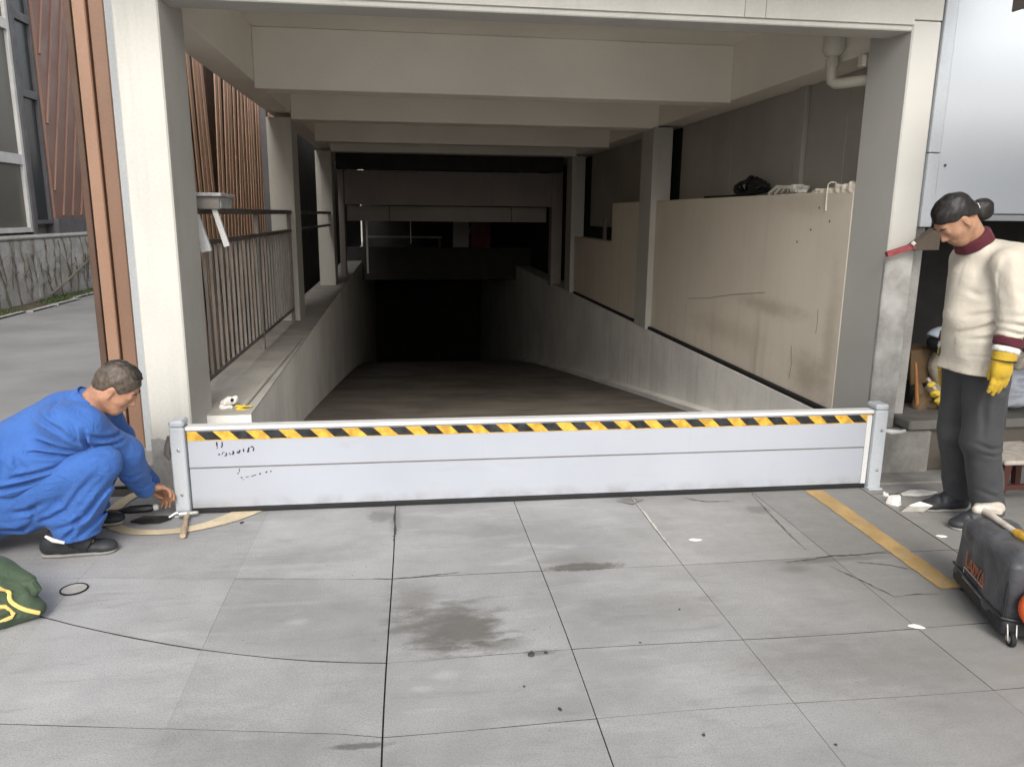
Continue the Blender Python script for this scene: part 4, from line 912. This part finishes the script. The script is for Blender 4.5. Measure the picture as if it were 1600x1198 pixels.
tag(MB().bar((3.27, 4.40, .56), (3.41, 4.41, .40), .014, .02).build('pale_lath', 'palewood'), 'pale lath slanting down among yellow scraps on the counter', 'lath')
for i, (x, z, r, lab) in enumerate([(3.29, .52, .022, 'uppermost pale yellow crumpled scrap by the orange stick'), (3.325, .465, .028, 'larger yellow crumpled scrap midway down the counter heap'), (3.365, .415, .026, 'bright yellow scrap below the midway one in the heap'), (3.405, .372, .02, 'lowest yellow scrap on the counter beside the pale sack')]):
    s = SDF((x-.06, 4.30, z-.06), (x+.06, 4.48, z+.06), .005); s.ell((x, 4.39, z), (r*1.2, r, r*.8)); s.ell((x+.012, 4.385, z+.01), (r*.7, r*.7, r*.5), None, .01); s.wob(.004, 90, i+10); tag(s.build('yellow_scrap', 'yellowscrap'), lab, 'scrap', 'yellow scraps on the counter')
hp = SDF((3.24, 4.38, .34), (3.45, 4.6, .56), .007); hp.cap((3.29, 4.48, .345), (3.27, 4.48, .5), .05, .02, .02); hp.cap((3.40, 4.48, .345), (3.31, 4.48, .42), .04, .04, .03); hp.wob(.005, 40, 9); tag(hp.build('rubbish_heap', 'card'), 'small brown heap of rubbish under the yellow scraps', 'heap')
tpn = soft('folded_tarp', 'tarp', [((3.86, 4.40, .42), (.16, .13, .06)), ((3.88, 4.42, .50), (.14, .12, .05)), ((3.90, 4.42, .57), (.11, .1, .04))], (3.6, 4.2, .345), (4.15, 4.65, .68), wob=(.008, 28, 6), creases=[([(3.72, 4.3, .46), (3.98, 4.29, .47)], .015, .014), ([(3.74, 4.3, .53), (3.98, 4.3, .54)], .015, .014)]); tag(tpn, 'grey folded tarpaulin on the counter behind the yellow glove', 'tarpaulin')
bl = soft('rag_lump', 'sack', [((3.93, 4.42, .66), (.08, .07, .06))], (3.75, 4.2, .58), (4.1, 4.6, .78), .007, (.007, 40, 2)); tag(bl, 'beige rag bundled on top of the grey tarpaulin', 'rag')
# dark wooden stool behind the woman, at the right edge
so = empty('wooden_stool', (3.42, 3.78, 0), 'dark red wooden stool with pale seat edge behind the woman', 'stool')
box('seat', 3.22, 3.62, 3.62, 3.98, .235, .262, 'palewood', so, .008)
for x, y in ((3.25, 3.65), (3.58, 3.65), (3.25, 3.95), (3.58, 3.95)): MB().bar((x, y, .235), (x+(.02 if x > 3.4 else -.02), y, 0), .045, .045, (0, 1, 0), .034, .034).build('leg', 'redwood', so)
MB().bar((3.25, 3.65, .1), (3.58, 3.65, .1), .02, .03).build('stretcher', 'redwood', so)

# ------------------------------------------------------------------ small litter on the paving
def chip(x, y, r, label, cat, mat='paper', hgt=.012, elong=1.0, rot=0, n=7, name='chip', group=None):
    P = []; c, s_ = math.cos(rot), math.sin(rot)
    for i in range(n):
        a = 2*math.pi*i/n; rr = r*random.uniform(.75, 1.15); u, v = rr*elong*math.cos(a), rr*math.sin(a); P.append((x+u*c-v*s_, y+u*s_+v*c))
    V = [(*p, .002) for p in P]+[(x+(p[0]-x)*.75, y+(p[1]-y)*.75, hgt*random.uniform(.6, 1.1)) for p in P]
    F = [tuple(range(n, 2*n))]+[(i, (i+1) % n, n+(i+1) % n, n+i) for i in range(n)]
    return tag(MB().add(V, F).build(name, mat), label, cat, group)
chip(2.66, 3.72, .04, 'larger broken white plaster lump right of the barrier post', 'plaster', hgt=.05, name='plaster_lump', elong=1.1, rot=1)
pf = MB().add([(2.62, 3.60, .003), (2.74, 3.585, .003), (2.765, 3.55, .05), (2.70, 3.565, .07), (2.63, 3.555, .055)], [(0, 1, 2, 3, 4)]).add([(2.62, 3.60, .006), (2.74, 3.585, .006), (2.765, 3.552, .052), (2.70, 3.567, .072), (2.63, 3.557, .057)], [(0, 1, 2, 3, 4)]).build('torn_paper', 'paper'); tag(pf, 'torn flap of white paper lying in front of the kiosk', 'paper')
chip(2.62, 3.278, .018, 'small white chip between the torn paper and the black bag', 'chip', hgt=.006, elong=1.6, rot=-.3)
chip(1.935, 2.485, .016, 'bright white chip alone on the paving left of the black bag', 'chip', hgt=.006, elong=2.0, rot=-.5)
chip(2.69, 3.85, .022, 'white crumb beside the dark joint near the right post', 'chip', hgt=.02)
chip(2.9, 3.86, .05, 'flat pale scrap lying along the kiosk step', 'scrap', hgt=.012, elong=2.6, rot=.05)
chip(1.375, 3.37, .02, 'pale smear of mortar on the paving mid right', 'mortar', hgt=.004, elong=1.8)
for (x, y, r, l) in [(.414, 2.468, .017, 'dark pebble on the cross joint by the big stain'), (.468, 2.472, .010, 'tiny dark pebble just right of the bigger one on the joint'), (.457, 2.146, .010, 'dark pebble alone in the front slab below the joint'), (-.868, 3.827, .014, 'dark pebble beside the curved cream line'), (-1.69, 3.34, .007, 'dark speck of grit between green bag and shoe'), (.87, 1.97, .008, 'dark pebble low on the front paving'), (1.06, 2.72, .007, 'dark speck on the slab right of the long joint'), (.83, 2.5, .006, 'dark grit just right of the long joint'), (.36, 2.28, .006, 'dark flake below the big stain'), (1.25, 1.88, .007, 'dark pebble lowest toward the right front')]:
    chip(x, y, r*.75, l, 'pebble', 'grout', r*.6, 1.3, random.uniform(0, 3), name='pebble')
# ================================================================== PEOPLE
def nrm(v): v = np.array(v, float); return v/np.linalg.norm(v)
class Head:
    def __init__(s, c, f, up, sc=.92):
        s.c = np.array(c, float); s.f = nrm(f); u = np.array(up, float); s.u = nrm(u-s.f*(u@s.f)); s.s = np.cross(s.u, s.f); s.k = sc; s.A = [s.f, s.s, s.u]
    def L(s, a, b, e): return s.c+(s.f*a+s.s*b+s.u*e)*s.k
    def skull(s, S, female=False):
        k = s.k; L = s.L
        S.ell(L(-.014, 0, .035), (.1*k, .078*k, .092*k), s.A, 0)
        S.ell(L(.022, 0, -.04), (.072*k, .062*k, .088*k), s.A, .03)
        S.cap(L(.055, -.012, -.098), L(.055, .012, -.098), .024*k, k=.03)
        for q in (-1, 1):
            S.ell(L(.052, .036*q, -.028), (.03*k, .026*k, .026*k), s.A, .02); S.cap(L(-.01, .058*q, -.06), L(.045, .028*q, -.1), .016*k, k=.03)
        S.cap(L(.078, -.034, .022), L(.078, .034, .022), .014*k, k=.02)
        for q in (-1, 1): S.ell(L(.098, .032*q, .003), (.014*k, .019*k, .012*k), s.A, .012, '-')
        for q in (-1, 1): S.ell(L(.079, .032*q, .003), (.013*k, .016*k, .011*k), s.A, .006)
        for q in (-1, 1): S.cap(L(.092, .018*q, .006), L(.084, .048*q, .003), .0035*k, k=.004)
        S.cap(L(.087, 0, .012), L(.108, 0, -.03), .008*k, .0125*k, .014)
        for q in (-1, 1): S.ell(L(.097, .013*q, -.035), (.011*k, .009*k, .008*k), s.A, .008)
        S.cap(L(.085, -.02, -.062), L(.085, .02, -.062), .008*k, k=.008); S.cap(L(.083, -.017, -.074), L(.083, .017, -.074), .009*k, k=.008)
        S.crease([L(.1, -.026, -.067), L(.1, 0, -.0665), L(.1, .026, -.067)], .006, .004)
        for q in (-1, 1):
            S.ell(L(-.008, .078*q, -.012), (.019*k, .008*k, .032*k), [nrm(s.f+s.s*q*.25), nrm(s.s*q-s.f*.25), s.u], .008); S.ell(L(.0, .086*q, -.01), (.008*k, .006*k, .016*k), s.A, .006, '-')
            S.cap(L(-.006, .076*q, -.042), L(.0, .074*q, -.045), .008*k, k=.008)
def hand(S, w, d, pal, th, curl=(.35, .5, .4), sc=1.0, spread=.06, k=.012, fat=1.0, tuck=False):
    """w wrist, d pointing along the hand, pal palm-facing direction, th side the thumb leaves from"""
    d = nrm(d); pal = nrm(np.array(pal, float)-d*(np.array(pal)@d)); th = nrm(np.array(th, float)-d*(np.array(th)@d)-pal*(np.array(th)@pal))
    w = np.array(w, float)
    for i, (off, ml, ls) in enumerate([(.030, .088, (.042, .026, .022)), (.010, .092, (.047, .030, .023)), (-.010, .087, (.043, .028, .022)), (-.029, .079, (.034, .021, .019))]):
        kn = w+d*ml*sc+th*off*sc; S.cap(w+th*off*.55*sc+d*.012, kn, .0135*sc*fat, .0115*sc*fat, k*1.6)
        p = kn; ang = 0; dd = nrm(d+th*spread*(off/.03))
        for j, l in enumerate(ls):
            ang += curl[j]*(1+.07*i); v = dd*math.cos(ang)+pal*math.sin(ang); q = p+v*l*sc
            S.cap(p, q, (.0098-.0009*j)*sc*fat, (.0092-.001*j)*sc*fat, .004 if j else .006); p = q
    b = w+d*.022*sc+th*.024*sc; m = b+(d*.55+th*.62+pal*.35)*.045*sc; e = m+nrm(d*.8+th*.25+pal*.5)*.034*sc; e2 = e+nrm(d*.9+pal*.5)*.026*sc
    if tuck: m = b+nrm(d*.75+pal*.6)*.05*sc; e = m+nrm(d*.9+pal*.4)*.034*sc; e2 = e+nrm(d)*.026*sc
    S.cap(b, m, .017*sc*fat, .013*sc*fat, k); S.cap(m, e, .0118*sc*fat, .0105*sc*fat, .006); S.cap(e, e2, .0105*sc*fat, .0085*sc*fat, .005)
def shoe(name, heel, toe, z, parent, wd=.047, up=.075):
    h = np.array((*heel, z)); t = np.array((*toe, z)); d = nrm(t-h); sd_ = np.array((-d[1], d[0], 0)); L = np.linalg.norm(t-h)
    s = SDF(np.minimum(h, t)-.1, np.maximum(h, t)+(.1, .1, .16), .005)
    s.cap(h+d*.045+(0, 0, .045), h+d*.12+(0, 0, .05), .040, .042, .0); s.cap(h+d*.12+(0, 0, .04), t-d*.055+(0, 0, .03), .045, .042, .03, flat=((0, 0, 1), 1.35)); s.cap(h+d*.05+(0, 0, .05), h+d*.08+(0, 0, up+.02), .038, .036, .02)
    s.cap(t-d*.06+(0, 0, .028), t-d*.04+(0, 0, .026), .042, .036, .02, flat=((0, 0, 1), 1.5))
    s.cap(h+d*.06+(0, 0, .06), h+d*.115+(0, 0, .075), .040, .036, .02); s.cap(h+d*.10+(0, 0, .07), h+d*.18+(0, 0, .055), .036, .034, .02)
    s.crease([h+d*.17+sd_*.04+(0, 0, .06), h+d*.165+(0, 0, .085), h+d*.17-sd_*.04+(0, 0, .06)], .012, .006)
    s.clip(h+(0, 0, .014), (0, 0, -1)); o = s.build(name, 'shoe', parent)
    s2 = SDF(np.minimum(h, t)-.1, np.maximum(h, t)+(.1, .1, .06), .005)
    s2.cap(h+d*.045+(0, 0, .02), h+d*.1+(0, 0, .02), .042, .04, 0); s2.cap(h+d*.1+(0, 0, .02), t-d*.05+(0, 0, .02), .046, .044, .02); s2.clip(h+(0, 0, .016), (0, 0, 1)); s2.clip(h, (0, 0, -1)); s2.build('sole', 'sole', o)
    return o

# ------------------------------------------------------------------ woman in the cream jacket
wo = empty('person', (2.86, 3.48, 0), 'woman in cream jacket and yellow glove standing with head bowed', 'person')
WH = Head((2.592, 3.44, 1.548), (-.64, .05, -.77), (-.45, 0, .9), .93)
S = SDF((2.38, 3.02, -.0), (3.12, 3.92, 1.72), .0055)
WH.skull(S)
nb0 = np.array((2.76, 3.45, 1.40)); S.cap(WH.L(-.035, 0, -.05), nb0, .052, .058, .03)
S.cap((2.79, 3.46, 1.34), (2.80, 3.46, 1.02), .10, .10, .05); S.cap((2.82, 3.30, 1.355), (2.82, 3.62, 1.355), .055, k=.05); S.cap((2.82, 3.41, .92), (2.82, 3.55, .92), .09, k=.05)
armL = [(2.77, 3.275, 1.345), (2.80, 3.215, 1.12), (2.755, 3.20, .945)]; armR = [(2.83, 3.63, 1.345), (2.89, 3.70, 1.10), (2.85, 3.70, .875)]
for a in (armL, armR): S.cap(a[0], a[1], .045, .037, .03); S.cap(a[1], a[2], .037, .025, .02)
hand(S, armL[2], (-.02, 0, -1), (.15, 1, 0), (-1, .1, 0), (.12, .18, .12), .92, tuck=True); hand(S, armR[2], (-.05, 0, -1), (.1, -1, 0), (-1, -.1, 0), (.2, .3, .2), .95)
legL = [(2.85, 3.405, .84), (2.852, 3.38, .46), (2.94, 3.37, .09)]; legR = [(2.85, 3.555, .84), (2.862, 3.575, .46), (2.955, 3.60, .09)]
for l in (legL, legR): S.cap(l[0], l[1], .075, .052, .04); S.cap(l[1], l[2], .050, .034, .02); S.cap(l[2], np.array(l[2])+(-.12, 0, -.06), .022, .018, .02)
S.build('body', 'skin_w', wo)
# hair: cap swept back, ear left free, and a bun
S = SDF((2.36, 3.3, 1.38), (2.82, 3.58, 1.72), .0045)
S.ell(WH.L(-.018, 0, .037), (.108*.93, .086*.93, .100*.93), WH.A, 0); S.ell(WH.L(-.05, 0, -.02), (.07, .066, .06), WH.A, .03)
S.clip(WH.L(.0, 0, .012), WH.f*.50-WH.u*.86); S.clip(WH.L(.089, 0, .06), WH.f*1.0-WH.u*.15)
for q in (-1, 1): S.ell(WH.L(.0, .095*q, -.016), (.028, .034, .036), WH.A, .008, '-')
for q in range(9): S.crease([WH.L(.06, -.07+.0175*q, .13-.012*abs(q-4)), WH.L(-.05, -.06+.015*q, .14-.01*abs(q-4)), WH.L(-.12, -.03+.008*q, .03)], .006, .0025)
S.wob(.0016, 70, 6); hw = S.build('hair', 'hair_w', wo)
bc = np.array((2.737, 3.45, 1.598)); S = SDF(bc-.1, bc+.1, .0045); S.ell(bc, (.050, .048, .056), None, 0); S.cap(bc+(-.05, 0, .0), bc+(-.09, 0, .01), .028, k=.015)
for q in range(5): S.crease([bc+(.05*math.cos(a)+.01, .05*math.cos(q*1.3), .055*math.sin(a)) for a in np.linspace(-1.4+q*.5, 1.4+q*.5, 5)], .008, .004)
S.wob(.003, 60, 3); S.build('hair_bun', 'hair_w', wo)
MB().tube([bc+(-.055+.012*abs(math.cos(t)), .03*math.cos(t), .03*math.sin(t)+.004) for t in np.linspace(0, 6.2832, 14)], .006, 6).build('hair_tie', 'whitecloth', wo, True)
for q in (-1, 1): MB().tube([WH.L(.094, .018*q, .030), WH.L(.093, .035*q, .034), WH.L(.08, .052*q, .028)], [.0025, .0035, .002], 5).build('eyebrow', 'hair_w', wo, True)
# maroon collar of the jumper underneath
S = SDF((2.52, 3.26, 1.30), (2.98, 3.64, 1.66), .005); ca = np.array((2.697, 3.45, 1.468)); cd = nrm((-.58, 0, .81)); S.cyl(ca-cd*.05, ca+cd*.012, .090, .010, 0, '+', .082); S.cyl(ca+cd*.02, ca+cd*.08, .07, .004, .004, '-'); S.wob(.003, 45, 1); S.build('collar', 'maroon', wo)
# jacket
S = SDF((2.48, 2.98, .76), (3.16, 3.95, 1.58), .0065)
S.ell((2.80, 3.46, 1.24), (.140, .185, .20), None, 0); S.ell((2.797, 3.46, 1.0), (.130, .18, .24), None, .08); S.cap((2.80, 3.40, .90), (2.80, 3.52, .76), .122, .122, .05); S.cap((2.80, 3.40, .76), (2.80, 3.52, .76), .122, k=.05)
S.ell((2.82, 3.46, 1.37), (.12, .185, .085), None, .05); S.cap((2.85, 3.30, 1.37), (2.85, 3.62, 1.37), .068, k=.05); S.cap((2.745, 3.45, 1.40), (2.80, 3.45, 1.34), .085, .12, .03)
S.cap((2.72, 3.46, 1.28), (2.70, 3.46, 1.1), .07, .06, .06)
for pts, w, dp_ in [([(2.66, 1.00), (2.72, 1.045), (2.78, 1.085), (2.84, 1.10)], .010, .016), ([(2.68, .985), (2.76, 1.00), (2.84, 1.03)], .009, .012), ([(2.67, 1.09), (2.74, 1.12), (2.80, 1.16)], .010, .010), ([(2.66, 1.22), (2.70, 1.2), (2.76, 1.24)], .012, .007), ([(2.70, 1.36), (2.69, 1.27), (2.685, 1.18)], .014, .007),
                    ([(2.68, .905), (2.76, .91), (2.86, .90)], .006, .007), ([(2.745, .895), (2.742, .85), (2.743, .80)], .007, .008), ([(2.70, .99), (2.69, .93), (2.70, .86)], .012, .007), ([(2.83, .96), (2.85, .9), (2.84, .84)], .012, .009)]: S.fold(pts, w*1.1, dp_*.62, 3.42)
for a in (armL, armR): S.cap(a[0], a[1], .080, .071, .028); S.cap(a[1], np.array(a[1])+(np.array(a[2])-a[1])*.60, .074, .056, .02)
for pts, w, dp_ in [([(2.715, 1.40), (2.705, 1.30), (2.725, 1.20), (2.735, 1.10)], .009, .012), ([(2.72, 1.085), (2.79, 1.075), (2.87, 1.09)], .008, .014), ([(2.71, 1.055), (2.78, 1.035), (2.86, 1.05)], .007, .013), ([(2.71, 1.02), (2.77, 1.01), (2.84, 1.025)], .006, .011), ([(2.73, 1.12), (2.80, 1.125), (2.87, 1.14)], .009, .009), ([(2.74, 1.24), (2.80, 1.21), (2.86, 1.22)], .014, .008), ([(2.78, 1.36), (2.80, 1.28), (2.79, 1.19)], .016, .007)]: S.fold(pts, w*1.1, dp_*.62, 3.25)
S.wob(.003, 15, 12); S.clip((2.79, 3.45, .812), (0, .03, -1)); S.build('jacket', 'cream', wo)
for a in (armL, armR):
    e, w = np.array(a[1]), np.array(a[2]); d = nrm(w-e); l = np.linalg.norm(w-e)
    lo, hi = w-.12, w+.14
    for nm, mt, t0, t1, r in (('cuff_band', 'maroon', .60, .84, .066), ('cuff_edge', 'whitecloth', .835, 1.0, .058)):
        S = SDF(lo, hi, .005); S.cyl(e+d*l*t0, e+d*l*t1, r, .008, 0, '+', r-.002); S.wob(.0015, 70, 2); S.build(nm, mt, wo)
# gloves
for a, pal in ((armL, (.15, 1, 0)), (armR, (.1, -1, 0))):
    w = np.array(a[2]); S = SDF(w-(.10, .09, .23), w+(.11, .09, .06), .0045)
    dd_ = (-.02, 0, -1); hand(S, w+(0, 0, -.012), dd_, pal, (-1, .1, 0), (.10, .16, .12), 1.02, .05, .010, 1.28, True)
    S.cap(w+(0, 0, -.01), w+(-.003, 0, -.075), .040, .044, .02, flat=((0, 1, 0), 1.35)); S.cyl(w+(0, 0, -.035), w+(0, 0, .012), .052, .006, .008, '+', .05)
    S.crease([w+(-.055, -.05, -.036), w+(0, -.055, -.04), w+(.055, -.05, -.044)], .006, .006)
    for o_ in (.02, 0, -.02): S.crease([w+(-.008-o_, -.04, -.055), w+(-.008-o_, -.035, -.09)], .005, .003)
    gl = S.build('glove', 'glove', wo)
    MB().tube([w+(.051*math.cos(t), .050*math.sin(t), -.036-.006*math.cos(t)) for t in np.linspace(0, 6.2832, 20)], .003, 5).build('glove_seam', 'rubber', gl, True)
# trousers
S = SDF((2.62, 3.2, .03), (3.12, 3.78, .97), .0065)
S.cap((2.83, 3.41, .90), (2.83, 3.55, .90), .115, k=.04)
for l, sgn in ((legL, -1), (legR, 1)):
    h, kq, an = map(np.array, l); S.cap(h, kq, .108, .088, .05); S.cap(kq, an+(0, 0, -.01), .088, .074, .03)
for pts, w, dp_ in [([(2.80, .84), (2.79, .66), (2.80, .45)], .010, .008), ([(2.77, .47), (2.83, .445), (2.91, .45)], .010, .011), ([(2.80, .42), (2.86, .405), (2.93, .42)], .009, .008), ([(2.83, .22), (2.91, .19), (2.99, .21)], .010, .009), ([(2.85, .15), (2.93, .13), (3.0, .15)], .009, .010), ([(2.91, .74), (2.90, .58), (2.935, .38), (2.96, .22)], .012, .008), ([(2.80, .78), (2.86, .73), (2.92, .75)], .012, .007)]: S.fold(pts, w, dp_, 3.40)
S.wob(.003, 20, 5); S.clip((2.9, 3.4, .075), (0, 0, -1)); S.build('trousers', 'trouser', wo)
for l in (legL, legR): MB().tube([np.array(l[2])+(0, 0, .09), np.array(l[2])+(0, 0, .02), np.array(l[2])+(-.02, 0, -.02), np.array(l[2])+(-.08, 0, -.04)], [.048, .045, .043, .036], 14).build('sock', 'shoe', wo, True)
shoe('shoe', (3.00, 3.375), (2.725, 3.36), 0.0, wo); shoe('shoe', (3.02, 3.605), (2.745, 3.62), 0.0, wo)

# ------------------------------------------------------------------ crouching man in blue work clothes
ma = empty('person', (-1.7, 3.65, 0), 'crouching man in blue work clothes reaching toward the left barrier post', 'person')
MH = Head((-1.318, 3.60, .768), (.78, .08, -.62), (.45, 0, .9), .90)
S = SDF((-2.2, 3.2, 0), (-1.06, 4.2, .95), .0055)
MH.skull(S)
S.cap(MH.L(-.035, 0, -.055), (-1.47, 3.63, .66), .060, .068, .03)
S.cap((-1.94, 3.66, .25), (-1.74, 3.66, .44), .115, .11, .05); S.cap((-1.74, 3.66, .44), (-1.55, 3.65, .59), .11, .10, .05)
mL = [(-1.50, 3.82, .60), (-1.45, 3.98, .33), (-1.365, 4.02, .15)]; mR = [(-1.435, 3.485, .625), (-1.345, 3.66, .44), (-1.335, 3.87, .185)]
S.cap(mL[0], mR[0], .055, k=.05)
for a in (mL, mR): S.cap(a[0], a[1], .048, .040, .03); S.cap(a[1], a[2], .040, .027, .02)
hand(S, mR[2], (.72, .45, -.12), (.1, -.4, -.9), (-.4, .75, .2), (.45, .6, .4), .98, .05); hand(S, mL[2], (.8, -.1, -.6), (0, -.9, -.3), (.1, .3, 1), (.3, .5, .4), .95, .05)
gR = [(-1.93, 3.55, .235), (-1.378, 3.483, .455), (-1.525, 3.525, .12)]; gL = [(-1.93, 3.765, .235), (-1.46, 3.90, .44), (-1.60, 3.86, .13)]
for l in (gR, gL): S.cap(l[0], l[1], .085, .055, .04); S.cap(l[1], l[2], .055, .036, .02); S.cap(l[2], np.array(l[2])+(.06, .01, -.08), .022, .016, .02)
S.build('body', 'skin_m', ma)
# cropped hair, darker on top
S = SDF((-1.52, 3.44, .6), (-1.12, 3.76, .95), .0045); k_ = MH.k
S.ell(MH.L(-.014, 0, .036), (.1*k_+.006, .078*k_+.006, .092*k_+.006), MH.A, 0); S.ell(MH.L(-.055, 0, -.02), (.050, .056, .053), MH.A, .03)
S.clip(MH.L(.072, 0, .05), MH.f*.80-MH.u*.60); S.clip(MH.L(.02, 0, -.02), MH.f*.55-MH.u*.83)
for q in (-1, 1): S.ell(MH.L(.0, .086*q, -.022), (.028, .026, .034), MH.A, .008, '-')
S.wob(.0012, 180, 4); S.build('hair', 'hair_m', ma)
S = SDF((-1.52, 3.44, .6), (-1.08, 3.76, .97), .0045)
S.ell(MH.L(-.010, 0, .045), (.1*k_+.010, .062*k_+.004, .088*k_+.010), MH.A, 0); S.cap(MH.L(.085, -.03, .082), MH.L(.085, .03, .082), .013, k=.02); S.clip(MH.L(-.02, 0, .088), MH.f*.16-MH.u*1.0); S.clip(MH.L(.106, 0, .08), MH.f)
for q in range(8): S.crease([MH.L(.09, -.055+.0155*q, .10), MH.L(0, -.055+.0155*q, .15), MH.L(-.09, -.04+.011*q, .10)], .005, .004)
S.wob(.0015, 120, 7); S.build('hair_top', 'hair_mt', ma)
for q in (-1, 1): MB().tube([MH.L(.094, .016*q, .030), MH.L(.094, .034*q, .035), MH.L(.08, .053*q, .028)], [.003, .004, .002], 5).build('eyebrow', 'hair_mt', ma, True)
# jacket: body first with its folds and hem, then the sleeves
S = SDF((-2.25, 3.12, .02), (-1.12, 4.25, .86), .0062)
S.cap((-1.97, 3.66, .275), (-1.75, 3.66, .455), .17, .175, .05, flat=((0, 1, 0), .76)); S.cap((-1.75, 3.66, .455), (-1.565, 3.65, .585), .175, .155, .06, flat=((0, 1, 0), .82)); S.cap((-1.50, 3.50, .62), (-1.52, 3.80, .60), .095, k=.07); S.cap((-1.55, 3.64, .63), (-1.475, 3.63, .685), .095, .078, .04)
S.cap((-1.99, 3.66, .20), (-1.95, 3.66, .34), .18, .175, .05, flat=((0, 1, 0), .72)); S.ell((-1.76, 3.57, .42), (.17, .18, .16), None, .05); S.ell((-1.62, 3.56, .47), (.14, .16, .13), None, .05)
for pts, w, dp_ in [([(-1.62, .68), (-1.56, .665), (-1.492, .629), (-1.42, .567), (-1.40, .515)], .010, .022), ([(-1.62, .57), (-1.578, .558), (-1.495, .530), (-1.40, .512)], .009, .020), ([(-1.66, .525), (-1.598, .520), (-1.529, .509), (-1.45, .478)], .009, .016), ([(-1.71, .56), (-1.68, .49), (-1.639, .434)], .014, .008), ([(-1.72, .415), (-1.671, .426), (-1.591, .441), (-1.49, .464)], .009, .018), ([(-1.80, .365), (-1.731, .375), (-1.659, .390), (-1.56, .423)], .010, .020), ([(-1.86, .33), (-1.784, .324), (-1.731, .313), (-1.65, .337)], .009, .016), ([(-1.75, .60), (-1.73, .50), (-1.76, .40)], .016, .008), ([(-1.90, .46), (-1.84, .42), (-1.78, .43)], .012, .012), ([(-1.57, .735), (-1.54, .70), (-1.50, .67)], .010, .010)]: S.fold(pts, w, dp_, 3.62)
S.clip((-1.675, 3.6, .287), (.64, 0, -.77))
for a in (mL, mR): S.cap(a[0], a[1], .095, .080, .07); S.cap(a[1], np.array(a[1])+(np.array(a[2])-a[1])*.93, .078, .056, .03)
for pts, w, dp_ in [([(-1.398, .63), (-1.401, .566), (-1.404, .505)], .008, .022), ([(-1.39, .605), (-1.357, .574), (-1.30, .548)], .009, .014), ([(-1.40, .55), (-1.35, .53), (-1.29, .525)], .008, .013), ([(-1.47, .715), (-1.42, .70), (-1.36, .665)], .013, .008), ([(-1.455, .66), (-1.43, .60), (-1.42, .55)], .010, .012)]: S.fold(pts, w, dp_, 3.58)
for pts, w, dp_ in [([(-1.38, .36), (-1.33, .32), (-1.27, .33)], .009, .012), ([(-1.39, .31), (-1.33, .27), (-1.27, .29)], .008, .011), ([(-1.37, .25), (-1.32, .22), (-1.27, .24)], .007, .009)]: S.fold(pts, w, dp_, 3.95, 3.6)
S.wob(.0045, 15, 21); S.build('jacket', 'blue', ma)
# shirt collar standing at the neck
S = SDF((-1.68, 3.4, .5), (-1.3, 3.86, .86), .005); n0 = np.array((-1.46, 3.625, .69)); nd = nrm((.55, -.02, .62)); S.cyl(n0-nd*.03, n0+nd*.045, .086, .006, 0, '+', .078); S.cyl(n0+nd*.0, n0+nd*.09, .069, .003, .0, '-'); S.wob(.002, 40, 2); S.build('collar', 'blue', ma)
# trousers
S = SDF((-2.2, 3.2, .01), (-1.2, 4.15, .62), .0062)
S.cap((-1.95, 3.57, .225), (-1.95, 3.75, .225), .152, k=.05)
for l, fl in ((gR, .094), (gL, .085)):
    h, kq, an = map(np.array, l); S.cap(h, kq, .126, .084, .05); S.cap(kq+(-.008, 0, -.01), an+(.0, 0, .02), .084, fl, .03); S.cap(an+(.0, 0, .02), an+(.005, 0, -.03), fl, fl*1.04, .01)
S.cap((-1.88, 3.56, .19), (-1.74, 3.54, .21), .10, .09, .05); S.cap((-1.74, 3.545, .22), (-1.60, 3.52, .24), .075, .07, .05)
for pts, w, dp_ in [([(-1.66, .19), (-1.60, .21), (-1.525, .250), (-1.443, .354), (-1.34, .455)], .010, .015), ([(-1.60, .15), (-1.52, .18), (-1.448, .220), (-1.36, .33), (-1.30, .40)], .010, .017), ([(-1.49, .12), (-1.43, .17), (-1.393, .22), (-1.345, .31)], .009, .014), ([(-1.56, .10), (-1.50, .16), (-1.455, .25)], .009, .014), ([(-1.656, .285), (-1.66, .235), (-1.675, .19)], .009, .010), ([(-1.75, .25), (-1.68, .255), (-1.60, .30)], .011, .012), ([(-1.42, .50), (-1.36, .515), (-1.30, .50)], .010, .009), ([(-1.82, .16), (-1.74, .15), (-1.67, .19)], .011, .013)]: S.fold(pts, w, dp_, 3.58)
S.wob(.004, 17, 31); S.clip((-1.5, 3.6, .098), (.10, 0, -1)); S.build('trousers', 'blue', ma)
MB().tube([(-1.628, 3.448, .128), (-1.59, 3.428, .116), (-1.54, 3.42, .105)], [.006, .009, .006], 6).build('sock_edge', 'whitecloth', ma, True)
for l in (gR, gL): MB().tube([np.array(l[2])+(.02, 0, .08), np.array(l[2])+(0, 0, .0), np.array(l[2])+(.0, 0, -.04), np.array(l[2])+(.05, 0, -.07)], [.055, .056, .054, .04], 14).build('sock', 'shoe', ma, True)
shoe('shoe', (-1.70, 3.53), (-1.365, 3.55), 0.0, ma, up=.085); shoe('shoe', (-1.76, 3.85), (-1.44, 3.87), 0.012, ma, up=.09)
